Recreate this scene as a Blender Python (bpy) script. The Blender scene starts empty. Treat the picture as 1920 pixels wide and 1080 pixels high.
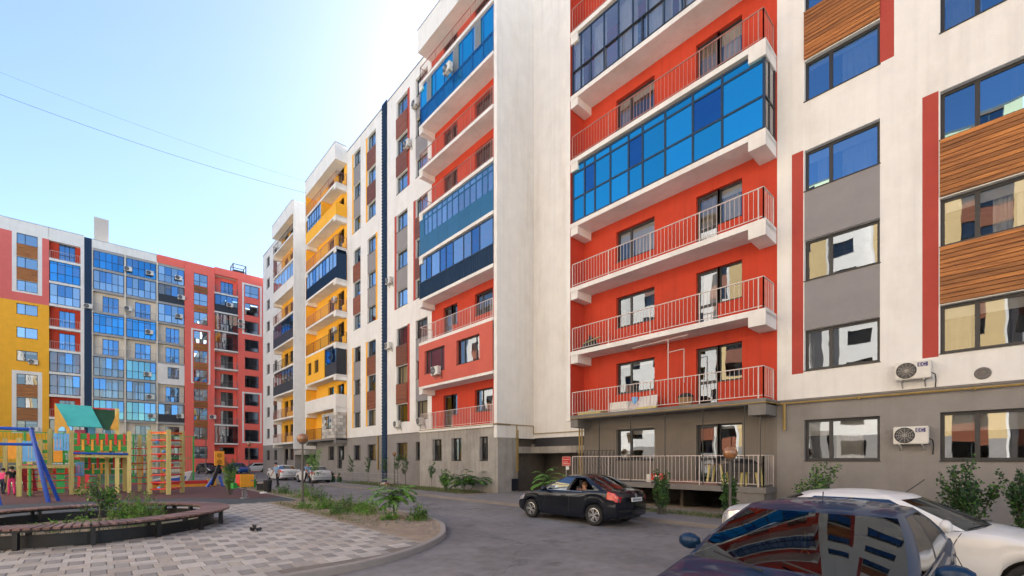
import bpy, bmesh, math, random
from mathutils import Vector, Matrix, Euler
random.seed(7)
R = math.radians
C = bpy.context.scene.collection
SC = bpy.context.scene

# ------------------------------------------------------------------ camera, sky, sun, exposure
CAM_H = 1.95
cd = bpy.data.cameras.new('camera'); cam = bpy.data.objects.new('camera', cd); C.objects.link(cam)
cd.sensor_width = 36.0; cd.lens = 844.0 / 1920.0 * 36.0
cd.shift_y = 322.0 / 1920.0
cd.clip_start = 0.05; cd.clip_end = 3000
cam.location = (0, 0, CAM_H); cam.rotation_euler = (R(90), 0, -math.atan2(.676, .737))
SC.camera = cam
SUN_EL, SUN_AZ = R(40), R(46)           # azimuth from +Y towards +X
w = bpy.data.worlds.new('World'); SC.world = w; w.use_nodes = True
nt = w.node_tree; sky = nt.nodes.new('ShaderNodeTexSky'); sky.sky_type = 'NISHITA'; sky.sun_disc = False
sky.sun_elevation = SUN_EL; sky.sun_rotation = SUN_AZ
sky.air_density = 1.0; sky.dust_density = 0.7; sky.ozone_density = 1.5; sky.altitude = 800
bg = nt.nodes['Background']; nt.links.new(sky.outputs[0], bg.inputs[0]); bg.inputs[1].default_value = 0.052
sl = bpy.data.lights.new('sun', 'SUN'); sun = bpy.data.objects.new('sun', sl); C.objects.link(sun)
sl.energy = 5.0; sl.angle = R(0.5); sl.color = (1, .95, .87)
sd = Vector((math.sin(SUN_AZ) * math.cos(SUN_EL), math.cos(SUN_AZ) * math.cos(SUN_EL), math.sin(SUN_EL)))
sun.rotation_euler = sd.to_track_quat('Z', 'Y').to_euler(); sun.location = sd * 200
SC.view_settings.view_transform = 'Standard'; SC.view_settings.look = 'None'
SC.view_settings.exposure = 2.5; SC.view_settings.gamma = 1.0; SC.view_settings.use_curve_mapping = False
SC.cycles.max_bounces = 8; SC.cycles.transparent_max_bounces = 12; SC.cycles.use_denoising = True
SC.cycles.diffuse_bounces = 4; SC.cycles.glossy_bounces = 4; SC.cycles.sample_clamp_indirect = 6

# ------------------------------------------------------------------ helpers
class MB:
    def __init__(s): s.v = []; s.f = []; s.m = []
    def face(s, pts, mi=0):
        n = len(s.v); s.v += [tuple(p) for p in pts]; s.f.append(tuple(range(n, n + len(pts)))); s.m.append(mi)
    def box(s, x0, x1, y0, y1, z0, z1, mi=0, M=None):
        n = len(s.v)
        p = [(x, y, z) for z in (z0, z1) for y in (y0, y1) for x in (x0, x1)]
        if M is not None: p = [tuple(M @ Vector(q)) for q in p]
        s.v += p
        for f in ((0, 2, 3, 1), (4, 5, 7, 6), (0, 1, 5, 4), (2, 6, 7, 3), (0, 4, 6, 2), (1, 3, 7, 5)):
            s.f.append(tuple(n + i for i in f)); s.m.append(mi)
        return s
    def bar(s, p, q, a, b=None, mi=0, up=(0, 0, 1)):
        """rectangular bar from p to q, a wide, b high"""
        b = b or a; p = Vector(p); q = Vector(q); d = (q - p); L = d.length; d = d.normalized()
        u = Vector(up)
        if abs(d.dot(u)) > .98: u = Vector((0, 1, 0))
        r = d.cross(u).normalized(); t = r.cross(d)
        M = Matrix((( r.x, d.x, t.x, p.x), (r.y, d.y, t.y, p.y), (r.z, d.z, t.z, p.z), (0, 0, 0, 1)))
        return s.box(-a/2, a/2, 0, L, -b/2, b/2, mi, M)
    def cyl(s, p, q, r0, r1=None, n=8, caps=True, mi=0):
        r1 = r0 if r1 is None else r1; p = Vector(p); q = Vector(q); d = (q - p).normalized()
        u = Vector((0, 0, 1)) if abs(d.z) < .95 else Vector((1, 0, 0))
        a = d.cross(u).normalized(); b = d.cross(a); k = len(s.v)
        for i in range(n):
            t = 2 * math.pi * i / n; e = a * math.cos(t) + b * math.sin(t)
            s.v += [tuple(p + e * r0), tuple(q + e * r1)]
        for i in range(n):
            j = (i + 1) % n; s.f.append((k + 2*i, k + 2*i + 1, k + 2*j + 1, k + 2*j)); s.m.append(mi)
        if caps:
            s.f.append(tuple(k + 2*i for i in range(n))); s.m.append(mi)
            s.f.append(tuple(k + 2*i + 1 for i in reversed(range(n)))); s.m.append(mi)
        return s
    def tube(s, pts, r, n=6, mi=0, rr=None):
        for i in range(len(pts) - 1):
            a = rr[i] if rr else r; b = rr[i+1] if rr else r
            s.cyl(pts[i], pts[i+1], a, b, n, True, mi)
        return s
    def lathe(s, prof, n=24, mi=0, M=None):
        k = len(s.v); M = M or Matrix()
        for (r, z) in prof:
            for i in range(n):
                t = 2 * math.pi * i / n; s.v.append(tuple(M @ Vector((r * math.cos(t), r * math.sin(t), z))))
        for j in range(len(prof) - 1):
            for i in range(n):
                a = k + j*n + i; b = k + j*n + (i+1) % n
                s.f.append((a, b, b + n, a + n)); s.m.append(mi)
        return s
    def prism(s, poly, z0, z1, mi=0):
        n = len(poly); k = len(s.v)
        s.v += [(x, y, z0) for x, y in poly] + [(x, y, z1) for x, y in poly]
        s.f.append(tuple(reversed(range(k, k+n)))); s.m.append(mi)
        s.f.append(tuple(range(k+n, k+2*n))); s.m.append(mi)
        for i in range(n):
            j = (i+1) % n; s.f.append((k+i, k+j, k+n+j, k+n+i)); s.m.append(mi)
        return s
    def mesh(s, name, mats, smooth=False):
        me = bpy.data.meshes.new(name); me.from_pydata(s.v, [], s.f)
        for mm in (mats if isinstance(mats, (list, tuple)) else [mats]): me.materials.append(mm)
        if any(s.m): me.polygons.foreach_set('material_index', s.m)
        if smooth: me.polygons.foreach_set('use_smooth', [True] * len(me.polygons))
        me.update(); return me
    def build(s, name, mats, parent=None, loc=(0, 0, 0), rz=0, smooth=False):
        return O(name, s.mesh(name, mats, smooth), parent, loc, rz)

def O(name, data, parent=None, loc=(0, 0, 0), rz=0):
    o = bpy.data.objects.new(name, data); C.objects.link(o); o.location = loc
    if rz: o.rotation_euler = (0, 0, rz)
    if parent: o.parent = parent
    return o
def thing(name, label, cat, loc=(0, 0, 0), rz=0, group=None):
    o = O(name, None, None, loc, rz); o.empty_display_size = .2
    return tag(o, label, cat, group)
def tag(o, label, cat, group=None):
    o['label'] = label; o['category'] = cat
    if group: o['group'] = group
    return o
def struct(o, kind='structure'): o['kind'] = kind; return o
def copy_tree(o, parent=None):
    c = o.copy(); C.objects.link(c); c.parent = parent
    for ch in list(o.children): copy_tree(ch, c)
    return c
_cache = {}
def cached(key, fn):
    if key not in _cache: _cache[key] = fn()
    return _cache[key]

# ------------------------------------------------------------------ materials
def nodes(name):
    m = bpy.data.materials.new(name); m.use_nodes = True
    return m, m.node_tree, m.node_tree.nodes['Principled BSDF']
def mat(name, col, rough=.8, var=.12, scale=2.5, bump=0.0, bscale=60, metal=0, coat=0, streak=0, rnd=0, spec=.5, dirt=None, dirt_amt=0, dscale=.6):
    m, t, b = nodes(name); L = t.links; N = t.nodes.new
    b.inputs['Roughness'].default_value = rough; b.inputs['Metallic'].default_value = metal
    b.inputs['Specular IOR Level'].default_value = spec
    if coat: b.inputs['Coat Weight'].default_value = coat; b.inputs['Coat Roughness'].default_value = .03
    tc = N('ShaderNodeTexCoord'); c4 = (*col, 1)
    base = None
    rgb = N('ShaderNodeRGB'); rgb.outputs[0].default_value = c4; base = rgb.outputs[0]
    if var:
        n = N('ShaderNodeTexNoise'); n.inputs['Scale'].default_value = scale; n.inputs['Detail'].default_value = 8; n.inputs['Roughness'].default_value = .65
        L.new(tc.outputs['Object'], n.inputs['Vector'])
        mr = N('ShaderNodeMapRange'); mr.inputs[1].default_value = .3; mr.inputs[2].default_value = .7
        mr.inputs[3].default_value = 1 - var; mr.inputs[4].default_value = 1 + var
        L.new(n.outputs['Fac'], mr.inputs[0])
        mx = N('ShaderNodeMix'); mx.data_type = 'RGBA'; mx.blend_type = 'MULTIPLY'; mx.inputs[0].default_value = 1
        L.new(base, mx.inputs[6]); L.new(mr.outputs[0], mx.inputs[7]); base = mx.outputs[2]
    if dirt_amt:
        n = N('ShaderNodeTexNoise'); n.inputs['Scale'].default_value = dscale; n.inputs['Detail'].default_value = 10; n.inputs['Roughness'].default_value = .7
        mp = N('ShaderNodeMapping'); mp.inputs['Scale'].default_value = (1, 1, .35 if streak else 1)
        L.new(tc.outputs['Object'], mp.inputs[0]); L.new(mp.outputs[0], n.inputs['Vector'])
        mr = N('ShaderNodeMapRange'); mr.inputs[1].default_value = .5; mr.inputs[2].default_value = .72; mr.inputs[4].default_value = dirt_amt
        L.new(n.outputs['Fac'], mr.inputs[0])
        mx = N('ShaderNodeMix'); mx.data_type = 'RGBA'; mx.inputs[7].default_value = (*dirt, 1)
        L.new(mr.outputs[0], mx.inputs[0]); L.new(base, mx.inputs[6]); base = mx.outputs[2]
    if streak:
        n = N('ShaderNodeTexNoise'); n.inputs['Scale'].default_value = 5; n.inputs['Detail'].default_value = 6
        mp = N('ShaderNodeMapping'); mp.inputs['Scale'].default_value = (1, 1, .04)
        L.new(tc.outputs['Object'], mp.inputs[0]); L.new(mp.outputs[0], n.inputs['Vector'])
        mr = N('ShaderNodeMapRange'); mr.inputs[1].default_value = .5; mr.inputs[2].default_value = .8; mr.inputs[3].default_value = 1; mr.inputs[4].default_value = 1 - streak
        L.new(n.outputs['Fac'], mr.inputs[0])
        mx = N('ShaderNodeMix'); mx.data_type = 'RGBA'; mx.blend_type = 'MULTIPLY'; mx.inputs[0].default_value = 1
        L.new(base, mx.inputs[6]); L.new(mr.outputs[0], mx.inputs[7]); base = mx.outputs[2]
    if rnd:
        oi = N('ShaderNodeObjectInfo'); mr = N('ShaderNodeMapRange'); mr.inputs[3].default_value = 1 - rnd; mr.inputs[4].default_value = 1 + rnd
        L.new(oi.outputs['Random'], mr.inputs[0])
        mx = N('ShaderNodeMix'); mx.data_type = 'RGBA'; mx.blend_type = 'MULTIPLY'; mx.inputs[0].default_value = 1
        L.new(base, mx.inputs[6]); L.new(mr.outputs[0], mx.inputs[7]); base = mx.outputs[2]
    L.new(base, b.inputs['Base Color'])
    if bump:
        n = N('ShaderNodeTexNoise'); n.inputs['Scale'].default_value = bscale; n.inputs['Detail'].default_value = 4
        L.new(tc.outputs['Object'], n.inputs['Vector'])
        bp = N('ShaderNodeBump'); bp.inputs['Strength'].default_value = bump; bp.inputs['Distance'].default_value = .02
        L.new(n.outputs['Fac'], bp.inputs['Height']); L.new(bp.outputs[0], b.inputs['Normal'])
    return m
def glass(name, tint, f0, through, wavy=.0022, rough=.01, tilt=.016):
    m, t, b = nodes(name); L = t.links; N = t.nodes.new; t.nodes.remove(b)
    out = t.nodes['Material Output']
    fr = N('ShaderNodeFresnel'); fr.inputs[0].default_value = 1.5
    mr = N('ShaderNodeMapRange'); mr.inputs[3].default_value = f0; mr.inputs[4].default_value = 1
    L.new(fr.outputs[0], mr.inputs[0])
    gl = N('ShaderNodeBsdfGlossy'); gl.inputs[0].default_value = (*tint, 1); gl.inputs['Roughness'].default_value = rough
    tr = N('ShaderNodeBsdfTransparent'); tr.inputs[0].default_value = (*through, 1)
    mx = N('ShaderNodeMixShader'); L.new(mr.outputs[0], mx.inputs[0]); L.new(tr.outputs[0], mx.inputs[1]); L.new(gl.outputs[0], mx.inputs[2])
    # slightly uneven, slightly out-of-plane glass: each pane mirrors a little differently
    tc = N('ShaderNodeTexCoord'); n = N('ShaderNodeTexNoise'); n.inputs['Scale'].default_value = 1.3; n.inputs['Detail'].default_value = 1
    oi = N('ShaderNodeObjectInfo'); ad = N('ShaderNodeVectorMath'); ad.operation = 'ADD'
    L.new(oi.outputs['Location'], ad.inputs[0]); L.new(tc.outputs['Object'], ad.inputs[1]); L.new(ad.outputs[0], n.inputs['Vector'])
    rm = N('ShaderNodeMapRange'); rm.inputs[3].default_value = .72; rm.inputs[4].default_value = 1.0; L.new(oi.outputs['Random'], rm.inputs[0])
    tm = N('ShaderNodeMix'); tm.data_type = 'RGBA'; tm.blend_type = 'MULTIPLY'; tm.inputs[0].default_value = 1; tm.inputs[6].default_value = (*tint, 1); L.new(rm.outputs[0], tm.inputs[7]); L.new(tm.outputs[2], gl.inputs[0])
    wn = N('ShaderNodeTexWhiteNoise'); wn.noise_dimensions = '1D'; L.new(oi.outputs['Random'], wn.inputs['W'])
    def cen(sock, amt):
        s1 = N('ShaderNodeVectorMath'); s1.operation = 'SUBTRACT'; s1.inputs[1].default_value = (.5, .5, .5); L.new(sock, s1.inputs[0])
        s2 = N('ShaderNodeVectorMath'); s2.operation = 'SCALE'; s2.inputs['Scale'].default_value = amt; L.new(s1.outputs[0], s2.inputs[0]); return s2.outputs[0]
    a1 = N('ShaderNodeVectorMath'); a1.operation = 'ADD'; L.new(cen(n.outputs['Color'], wavy * 4), a1.inputs[0]); L.new(cen(wn.outputs['Color'], tilt * 2), a1.inputs[1])
    ge = N('ShaderNodeNewGeometry'); a2 = N('ShaderNodeVectorMath'); a2.operation = 'ADD'; L.new(ge.outputs['Normal'], a2.inputs[0]); L.new(a1.outputs[0], a2.inputs[1])
    nn = N('ShaderNodeVectorMath'); nn.operation = 'NORMALIZE'; L.new(a2.outputs[0], nn.inputs[0])
    L.new(nn.outputs[0], gl.inputs['Normal'])
    L.new(mx.outputs[0], out.inputs['Surface']); return m

M = {}
M['white'] = mat('white_stucco', (.8, .78, .745), .9, .05, 1.2, .5, 45, streak=.09, dirt=(.5, .45, .39), dirt_amt=.34, dscale=.5)
M['white2'] = mat('white_soffit', (.78, .75, .71), .9, .05, 1.5, .2, 60, dirt=(.5, .42, .34), dirt_amt=.2)
M['red'] = mat('red_stucco', (.53, .05, .02), .9, .09, 1.3, .5, 45, streak=.14, dirt=(.36, .05, .03), dirt_amt=.4)
M['redstrip'] = mat('dull_red_stucco', (.42, .062, .045), .9, .08, 1.3, .5, 45)
M['redpanel'] = mat('salmon_stucco', (.58, .12, .085), .9, .06, 1.3, .4, 45)
M['yellow'] = mat('yellow_stucco', (.9, .45, .035), .9, .06, 1.3, .4, 45, streak=.05)
M['grey'] = mat('grey_panel_stucco', (.27, .258, .262), .9, .07, 1.4, .5, 45)
M['plinth'] = mat('grey_plinth_stucco', (.27, .25, .235), .9, .09, 1.1, .6, 40, streak=.08, dirt=(.16, .14, .12), dirt_amt=.35)
M['concrete'] = mat('raw_concrete', (.36, .335, .305), .92, .2, 1.0, .6, 30, streak=.3, dirt=(.18, .155, .13), dirt_amt=.75, dscale=.8)
M['corrug'] = mat('ribbed_plaster', (.2, .175, .15), .9, .07, 1.2, .3, 40)
M['frame'] = mat('dark_window_frame', (.028, .028, .032), .45, .1, 5)
M['bluef'] = mat('navy_window_frame', (.014, .034, .07), .4, .1, 5)
M['greyf'] = mat('pale_grey_frame', (.35, .34, .33), .5, .1, 5)
M['navy'] = mat('navy_panel', (.014, .04, .09), .6, .1, 2, spec=.25)
M['bluepanel'] = mat('petrol_blue_panel', (.012, .115, .25), .45, .08, 2, rnd=.06)
M['blackpanel'] = mat('black_panel', (.018, .022, .032), .45, .1, 3)
M['rail'] = mat('pale_railing_paint', (.6, .52, .48), .5, .1, 6)
M['railred'] = mat('red_brown_railing_paint', (.42, .2, .16), .5, .1, 6)
M['raildark'] = mat('dark_railing_paint', (.03, .03, .035), .5, .1, 6)
M['railblue'] = mat('blue_railing_paint', (.015, .12, .36), .4, .1, 6)
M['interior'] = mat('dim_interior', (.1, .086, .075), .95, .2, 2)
M['curtain'] = mat('white_curtain', (.74, .71, .67), .95, .05, 4)
M['curtain2'] = mat('beige_curtain', (.55, .46, .36), .95, .08, 4, rnd=.2)
M['pane'] = glass('window_pane', (.85, .9, .95), .17, (.6, .62, .64))
M['paneblue'] = glass('blue_mirror_pane', (.08, .7, 1.0), .86, (.12, .36, .6), .003, .01, .006)
M['paneblue2'] = glass('blue_vent_pane', (.08, .3, .62), .75, (.1, .2, .4), .03)
M['panefar'] = glass('deep_blue_pane', (.12, .48, .9), .7, (.15, .3, .5), .006, .01, .02)
M['panedark'] = glass('blue_tint_pane', (.3, .6, 1.0), .5, (.25, .35, .45))
M['paneclear'] = glass('clear_balcony_pane', (.95, .97, 1), .38, (.72, .75, .78))
M['panenear'] = glass('sky_tinted_pane', (.38, .68, 1.0), .55, (.5, .55, .6))  # blue of the reflected sky put into the tint, for upper windows
M['panesky'] = glass('pale_balcony_pane', (.66, .84, 1.0), .6, (.5, .55, .6))
M['gas'] = mat('yellow_gas_pipe', (.33, .22, .06), .5, .15, 6)
M['acwhite'] = mat('white_ac_casing', (.68, .66, .61), .5, .08, 4, rnd=.08)
M['acdark'] = mat('dark_fan_grille', (.03, .03, .032), .5, .1, 8)
M['sticker'] = mat('purple_blue_sticker', (.06, .05, .19), .4, 0)
M['metal'] = mat('galvanised_metal', (.4, .4, .41), .4, .15, 6, metal=.8)
M['blackmetal'] = mat('black_metal', (.02, .02, .02), .45, .2, 6)
M['block'] = mat('aerated_block', (.5, .47, .43), .95, .12, 5, .6, 60, rnd=.32)
M['slab'] = mat('dark_slab_concrete', (.2, .185, .17), .9, .12, 1.5, .4, 40, dirt=(.12, .1, .09), dirt_amt=.4)
def wood_mat(name, c1, c2, axis=0):
    m, t, b = nodes(name); L = t.links; N = t.nodes.new
    tc = N('ShaderNodeTexCoord'); oi = N('ShaderNodeObjectInfo'); mp = N('ShaderNodeMapping'); sc = [14, 14, 14]; sc[axis] = .9
    mp.inputs['Scale'].default_value = sc; ad = N('ShaderNodeVectorMath'); ad.operation = 'ADD'
    mu = N('ShaderNodeVectorMath'); mu.operation = 'SCALE'; mu.inputs['Scale'].default_value = 37.7
    L.new(oi.outputs['Location'], mu.inputs[0]); L.new(tc.outputs['Object'], ad.inputs[0]); L.new(mu.outputs[0], ad.inputs[1]); L.new(ad.outputs[0], mp.inputs[0])
    n = N('ShaderNodeTexNoise'); n.inputs['Scale'].default_value = 1.2; n.inputs['Detail'].default_value = 7; n.inputs['Distortion'].default_value = .6; L.new(mp.outputs[0], n.inputs['Vector'])
    cr = N('ShaderNodeValToRGB'); cr.color_ramp.elements[0].position = .32; cr.color_ramp.elements[0].color = (*c1, 1); cr.color_ramp.elements[1].position = .68; cr.color_ramp.elements[1].color = (*c2, 1)
    L.new(n.outputs['Fac'], cr.inputs[0])
    mr = N('ShaderNodeMapRange'); mr.inputs[3].default_value = .72; mr.inputs[4].default_value = 1.25; L.new(oi.outputs['Random'], mr.inputs[0])
    mx = N('ShaderNodeMix'); mx.data_type = 'RGBA'; mx.blend_type = 'MULTIPLY'; mx.inputs[0].default_value = 1; L.new(cr.outputs[0], mx.inputs[6]); L.new(mr.outputs[0], mx.inputs[7])
    L.new(mx.outputs[2], b.inputs['Base Color']); b.inputs['Roughness'].default_value = .55
    bp = N('ShaderNodeBump'); bp.inputs['Strength'].default_value = .25; bp.inputs['Distance'].default_value = .01; L.new(n.outputs['Fac'], bp.inputs['Height']); L.new(bp.outputs[0], b.inputs['Normal'])
    return m
M['wood'] = wood_mat('orange_brown_cladding', (.2, .065, .014), (.5, .19, .042))
M['woodred'] = wood_mat('red_brown_cladding', (.14, .038, .016), (.27, .085, .036))
M['bench'] = wood_mat('dark_red_brown_slat', (.1, .05, .04), (.3, .165, .13), 0)
M['lumber'] = wood_mat('greenish_yellow_lumber', (.48, .4, .12), (.68, .58, .22), 2)
# ------------------------------------------------------------------ ground
def asphalt():
    m, t, b = nodes('asphalt'); L = t.links; N = t.nodes.new; tc = N('ShaderNodeTexCoord')
    def noise(s, d=6, r=.6):
        n = N('ShaderNodeTexNoise'); n.inputs['Scale'].default_value = s; n.inputs['Detail'].default_value = d; n.inputs['Roughness'].default_value = r
        L.new(tc.outputs['Object'], n.inputs['Vector']); return n
    n1 = noise(.35, 8, .7); n2 = noise(90, 2); n3 = noise(4, 5)
    cr = N('ShaderNodeValToRGB'); e = cr.color_ramp.elements; e[0].position = .3; e[0].color = (.145, .135, .132, 1); e[1].position = .72; e[1].color = (.3, .28, .27, 1)
    L.new(n1.outputs['Fac'], cr.inputs[0])
    mr = N('ShaderNodeMapRange'); mr.inputs[1].default_value = .25; mr.inputs[2].default_value = .75; mr.inputs[3].default_value = .6; mr.inputs[4].default_value = 1.45; L.new(n2.outputs['Fac'], mr.inputs[0])
    mr3 = N('ShaderNodeMapRange'); mr3.inputs[1].default_value = .3; mr3.inputs[2].default_value = .7; mr3.inputs[3].default_value = .85; mr3.inputs[4].default_value = 1.12; L.new(n3.outputs['Fac'], mr3.inputs[0])
    def mul(a, b_):
        x = N('ShaderNodeMix'); x.data_type = 'RGBA'; x.blend_type = 'MULTIPLY'; x.inputs[0].default_value = 1; L.new(a, x.inputs[6]); L.new(b_, x.inputs[7]); return x.outputs[2]
    c = mul(mul(cr.outputs[0], mr.outputs[0]), mr3.outputs[0])
    vo = N('ShaderNodeTexVoronoi'); vo.feature = 'DISTANCE_TO_EDGE'; vo.inputs['Scale'].default_value = .22
    wv = N('ShaderNodeVectorMath'); wv.operation = 'ADD'; nd = noise(1.2, 5); sc = N('ShaderNodeVectorMath'); sc.operation = 'SCALE'; sc.inputs['Scale'].default_value = 1.6
    L.new(nd.outputs['Color'], sc.inputs[0]); L.new(sc.outputs[0], wv.inputs[0]); L.new(tc.outputs['Object'], wv.inputs[1]); L.new(wv.outputs[0], vo.inputs['Vector'])
    mc = N('ShaderNodeMapRange'); mc.inputs[1].default_value = 0; mc.inputs[2].default_value = .006; mc.inputs[3].default_value = .62; mc.inputs[4].default_value = 1; L.new(vo.outputs['Distance'], mc.inputs[0])
    st = noise(.9, 3, .5); ms = N('ShaderNodeMapRange'); ms.inputs[1].default_value = .62; ms.inputs[2].default_value = .72; ms.inputs[3].default_value = 1; ms.inputs[4].default_value = .66; L.new(st.outputs['Fac'], ms.inputs[0]); c = mul(c, ms.outputs[0])
    L.new(mul(c, mc.outputs[0]), b.inputs['Base Color']); b.inputs['Roughness'].default_value = .82; b.inputs['Specular IOR Level'].default_value = .35
    bp = N('ShaderNodeBump'); bp.inputs['Strength'].default_value = .5; bp.inputs['Distance'].default_value = .01; L.new(n2.outputs['Fac'], bp.inputs['Height']); L.new(bp.outputs[0], b.inputs['Normal'])
    return m
M['asphalt'] = asphalt()
M['earth'] = mat('dry_earth', (.3, .24, .18), .95, .25, .8, .6, 25, dirt=(.16, .14, .09), dirt_amt=.6)
M['soil'] = mat('sandy_soil', (.33, .25, .18), .95, .22, 3, .9, 30, dirt=(.2, .16, .11), dirt_amt=.6, dscale=1.6)
M['kerb'] = mat('concrete_kerb', (.33, .295, .265), .9, .14, 3, .4, 50, dirt=(.24, .2, .17), dirt_amt=.5, dscale=1.5)
M['path'] = mat('worn_footpath', (.24, .215, .2), .9, .12, 1.2, .4, 60, dirt=(.13, .11, .1), dirt_amt=.4)
M['bed'] = mat('sand_joint', (.2, .17, .14), .95, .2, 6)
M['pv1'] = mat('pale_paver', (.49, .445, .4), .88, .1, 9, .4, 60, rnd=.13)
M['pv2'] = mat('tan_paver', (.42, .365, .315), .88, .1, 9, .4, 60, rnd=.13)
M['pv3'] = mat('grey_paver', (.3, .275, .255), .88, .1, 9, .4, 60, rnd=.14)
M['rubber1'] = mat('slate_rubber', (.07, .082, .09), .9, .15, 3, .5, 120)
M['rubber2'] = mat('maroon_rubber', (.12, .05, .048), .9, .2, 2, .5, 120)
M['court'] = mat('green_court', (.05, .12, .06), .85, .1, 1)
M['leaf'] = mat('leaf_green', (.055, .15, .018), .55, .35, 1.3)
M['leaf2'] = mat('leaf_bright', (.13, .3, .03), .55, .35, 1.3)
M['leaf3'] = mat('leaf_dark', (.02, .06, .018), .55, .35, 1.3)
M['grass'] = mat('grass_green', (.075, .13, .03), .7, .4, 2)
M['drygrass'] = mat('dry_grass', (.2, .19, .08), .8, .3, 2)

def sheet(name, poly, z, m, kind='structure'):
    mb = MB(); mb.face([(x, y, z) for x, y in poly]); return struct(mb.build(name, m), kind)
def rect(x0, x1, y0, y1): return [(x0, y0), (x1, y0), (x1, y1), (x0, y1)]
sheet('ground', rect(-600, 600, -600, 600), -.004, M['earth'])
sheet('road', rect(-60, 30, -60, 84.8), 0, M['asphalt'])
sheet('bounce_sheet', rect(-60, -7, -60, 48), .004, mat('pale_bounce_ground', (.5, .47, .43), .9, .12, 1))  # added pale ground out of view, bounces sunlight onto the shaded facades
KP = [(-14, 7.65), (0, 7.65), (2.6, 7.66), (3.7, 7.78), (4.7, 8.15), (5.6, 8.72), (6.4, 9.45), (7.0, 10.3), (7.5, 11.2), (7.85, 12.4), (8.05, 14), (8.1, 16), (8.1, 46)]
def smooth_path(P, n=6):
    out = []
    for i in range(len(P) - 1):
        p0 = Vector(P[max(i-1, 0)]); p1 = Vector(P[i]); p2 = Vector(P[i+1]); p3 = Vector(P[min(i+2, len(P)-1)])
        k = n if (p2 - p1).length < 3 else 1
        for j in range(k):
            t = j / k
            if k == 1: out.append(p1); continue
            out.append(.5 * ((2*p1) + (-p0+p2)*t + (2*p0-5*p1+4*p2-p3)*t*t + (-p0+3*p1-3*p2+p3)*t**3))
    out.append(Vector(P[-1])); return out
def kerb(name, P, w=.15, z0=-.02, z1=.125, m='kerb'):
    mb = MB(); n = len(P); offs = []
    for i in range(n):
        d = (P[min(i+1, n-1)] - P[max(i-1, 0)]).normalized(); nrm = Vector((-d.y, d.x)); offs.append(nrm)
    prof = [(0, z0), (.012, z1-.02), (.03, z1), (w-.012, z1), (w, z1-.01), (w, z0)]
    for i in range(n - 1):
        for j in range(len(prof) - 1):
            a, b = prof[j], prof[j+1]
            q = lambda k, pr: (*(P[k] + offs[k] * pr[0]), pr[1])
            mb.face([q(i, a), q(i+1, a), q(i+1, b), q(i, b)])
    me = mb.mesh(name, M[m], False); return struct(O(name, me))
kp = smooth_path(KP); kerb('kerb', kp)
# paved plaza: bed, then single pavers
bedpoly = [(-14, 7.8)] + [(p.x - .05, p.y + .14) for p in kp if p.x < 5.2 and p.x > 2] + [(5.3, 8.7), (5.3, 21.5), (-14, 21.5)]
plaza = sheet('paving', bedpoly, .09, M['bed'])
def kerb_y(x):
    for a, b in zip(kp, kp[1:]):
        if a.x <= x <= b.x and b.x > a.x: return a.y + (b.y - a.y) * (x - a.x) / (b.x - a.x)
    return 7.65
BC = (-.2, 16.36)
tiles = []; rng = random.Random(3)
yy = 7.82; row = 0
while yy < 21.45:
    dy = .4; xx = -5.0 - (.3 if row % 2 else 0); i = 0
    while xx < 5.25:
        r = rng.random(); dx = .4 if i % 2 == 0 else .2
        kind = (0 if r < .7 else 1) if dx == .4 else (2 if r < .9 else 1)
        x0, x1 = xx, min(xx + dx, 5.25); cx, cy = (x0+x1)/2, yy + dy/2
        if x1 - x0 > .08 and yy > kerb_y(x1) + .17 and (cx-BC[0])**2 + (cy-BC[1])**2 > 2.75**2:
            # a 0.4 square is often laid as two halves
            if dx == .4 and rng.random() < .45:
                tiles += [(x0, x1, yy, yy+.2, kind), (x0, x1, yy+.2, yy+.4, 1 if kind == 0 and rng.random() < .4 else kind)]
            else: tiles.append((x0, x1, yy, yy+dy, kind))
        xx += dx; i += 1
    yy += dy; row += 1
def tile_box(mb, x0, x1, y0, y1, z1, mi=0):
    g = .006; c = .009; z0 = .08
    x0 += g; x1 -= g; y0 += g; y1 -= g; n = len(mb.v)
    mb.v += [(x0, y0, z0), (x1, y0, z0), (x1, y1, z0), (x0, y1, z0), (x0, y0, z1-c), (x1, y0, z1-c), (x1, y1, z1-c), (x0, y1, z1-c), (x0+c, y0+c, z1), (x1-c, y0+c, z1), (x1-c, y1-c, z1), (x0+c, y1-c, z1)]
    for a in (0, 4):
        for i in range(4):
            j = (i+1) % 4; mb.f.append((n+a+i, n+a+j, n+a+4+j, n+a+4+i)); mb.m.append(mi)
    mb.f.append((n+8, n+9, n+10, n+11)); mb.m.append(mi)
def tkey(t):
    cx, cy = (t[0]+t[1])/2, (t[2]+t[3])/2; D = .676*cx + .737*cy; a = (.737*cx - .676*cy) / D
    return D + (50 if a < -1.15 or D < 7.4 else 0)
tiles.sort(key=tkey)
for t in tiles[:290]:
    sx, sy = round(t[1]-t[0], 2), round(t[3]-t[2], 2)
    def mk():
        mb = MB(); tile_box(mb, 0, sx, 0, sy, .1); return mb.mesh('paver', M['pv%d' % (t[4]+1)])
    O('paver', cached(('pv', sx, sy, t[4]), mk), plaza, (t[0], t[2], rng.uniform(-.002, .003)))
mb = MB()
for t in tiles[290:]: tile_box(mb, *t[:4], .1 + rng.uniform(-.002, .003), t[4])
far_pv = mb.build('paver_field', [M['pv1'], M['pv2'], M['pv3']], plaza); far_pv['kind'] = 'stuff'
mb = MB(); mb.box(5.26, 5.34, 8.72, 21.5, 0, .112); struct(mb.build('edging', M['kerb']))
mb = MB(); mb.box(-14, 6.9, 21.44, 21.52, 0, .108); struct(mb.build('edging', M['kerb']))
mb = MB(); mb.box(6.72, 6.8, 21.5, 46, 0, .112); struct(mb.build('edging', M['kerb']))
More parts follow.
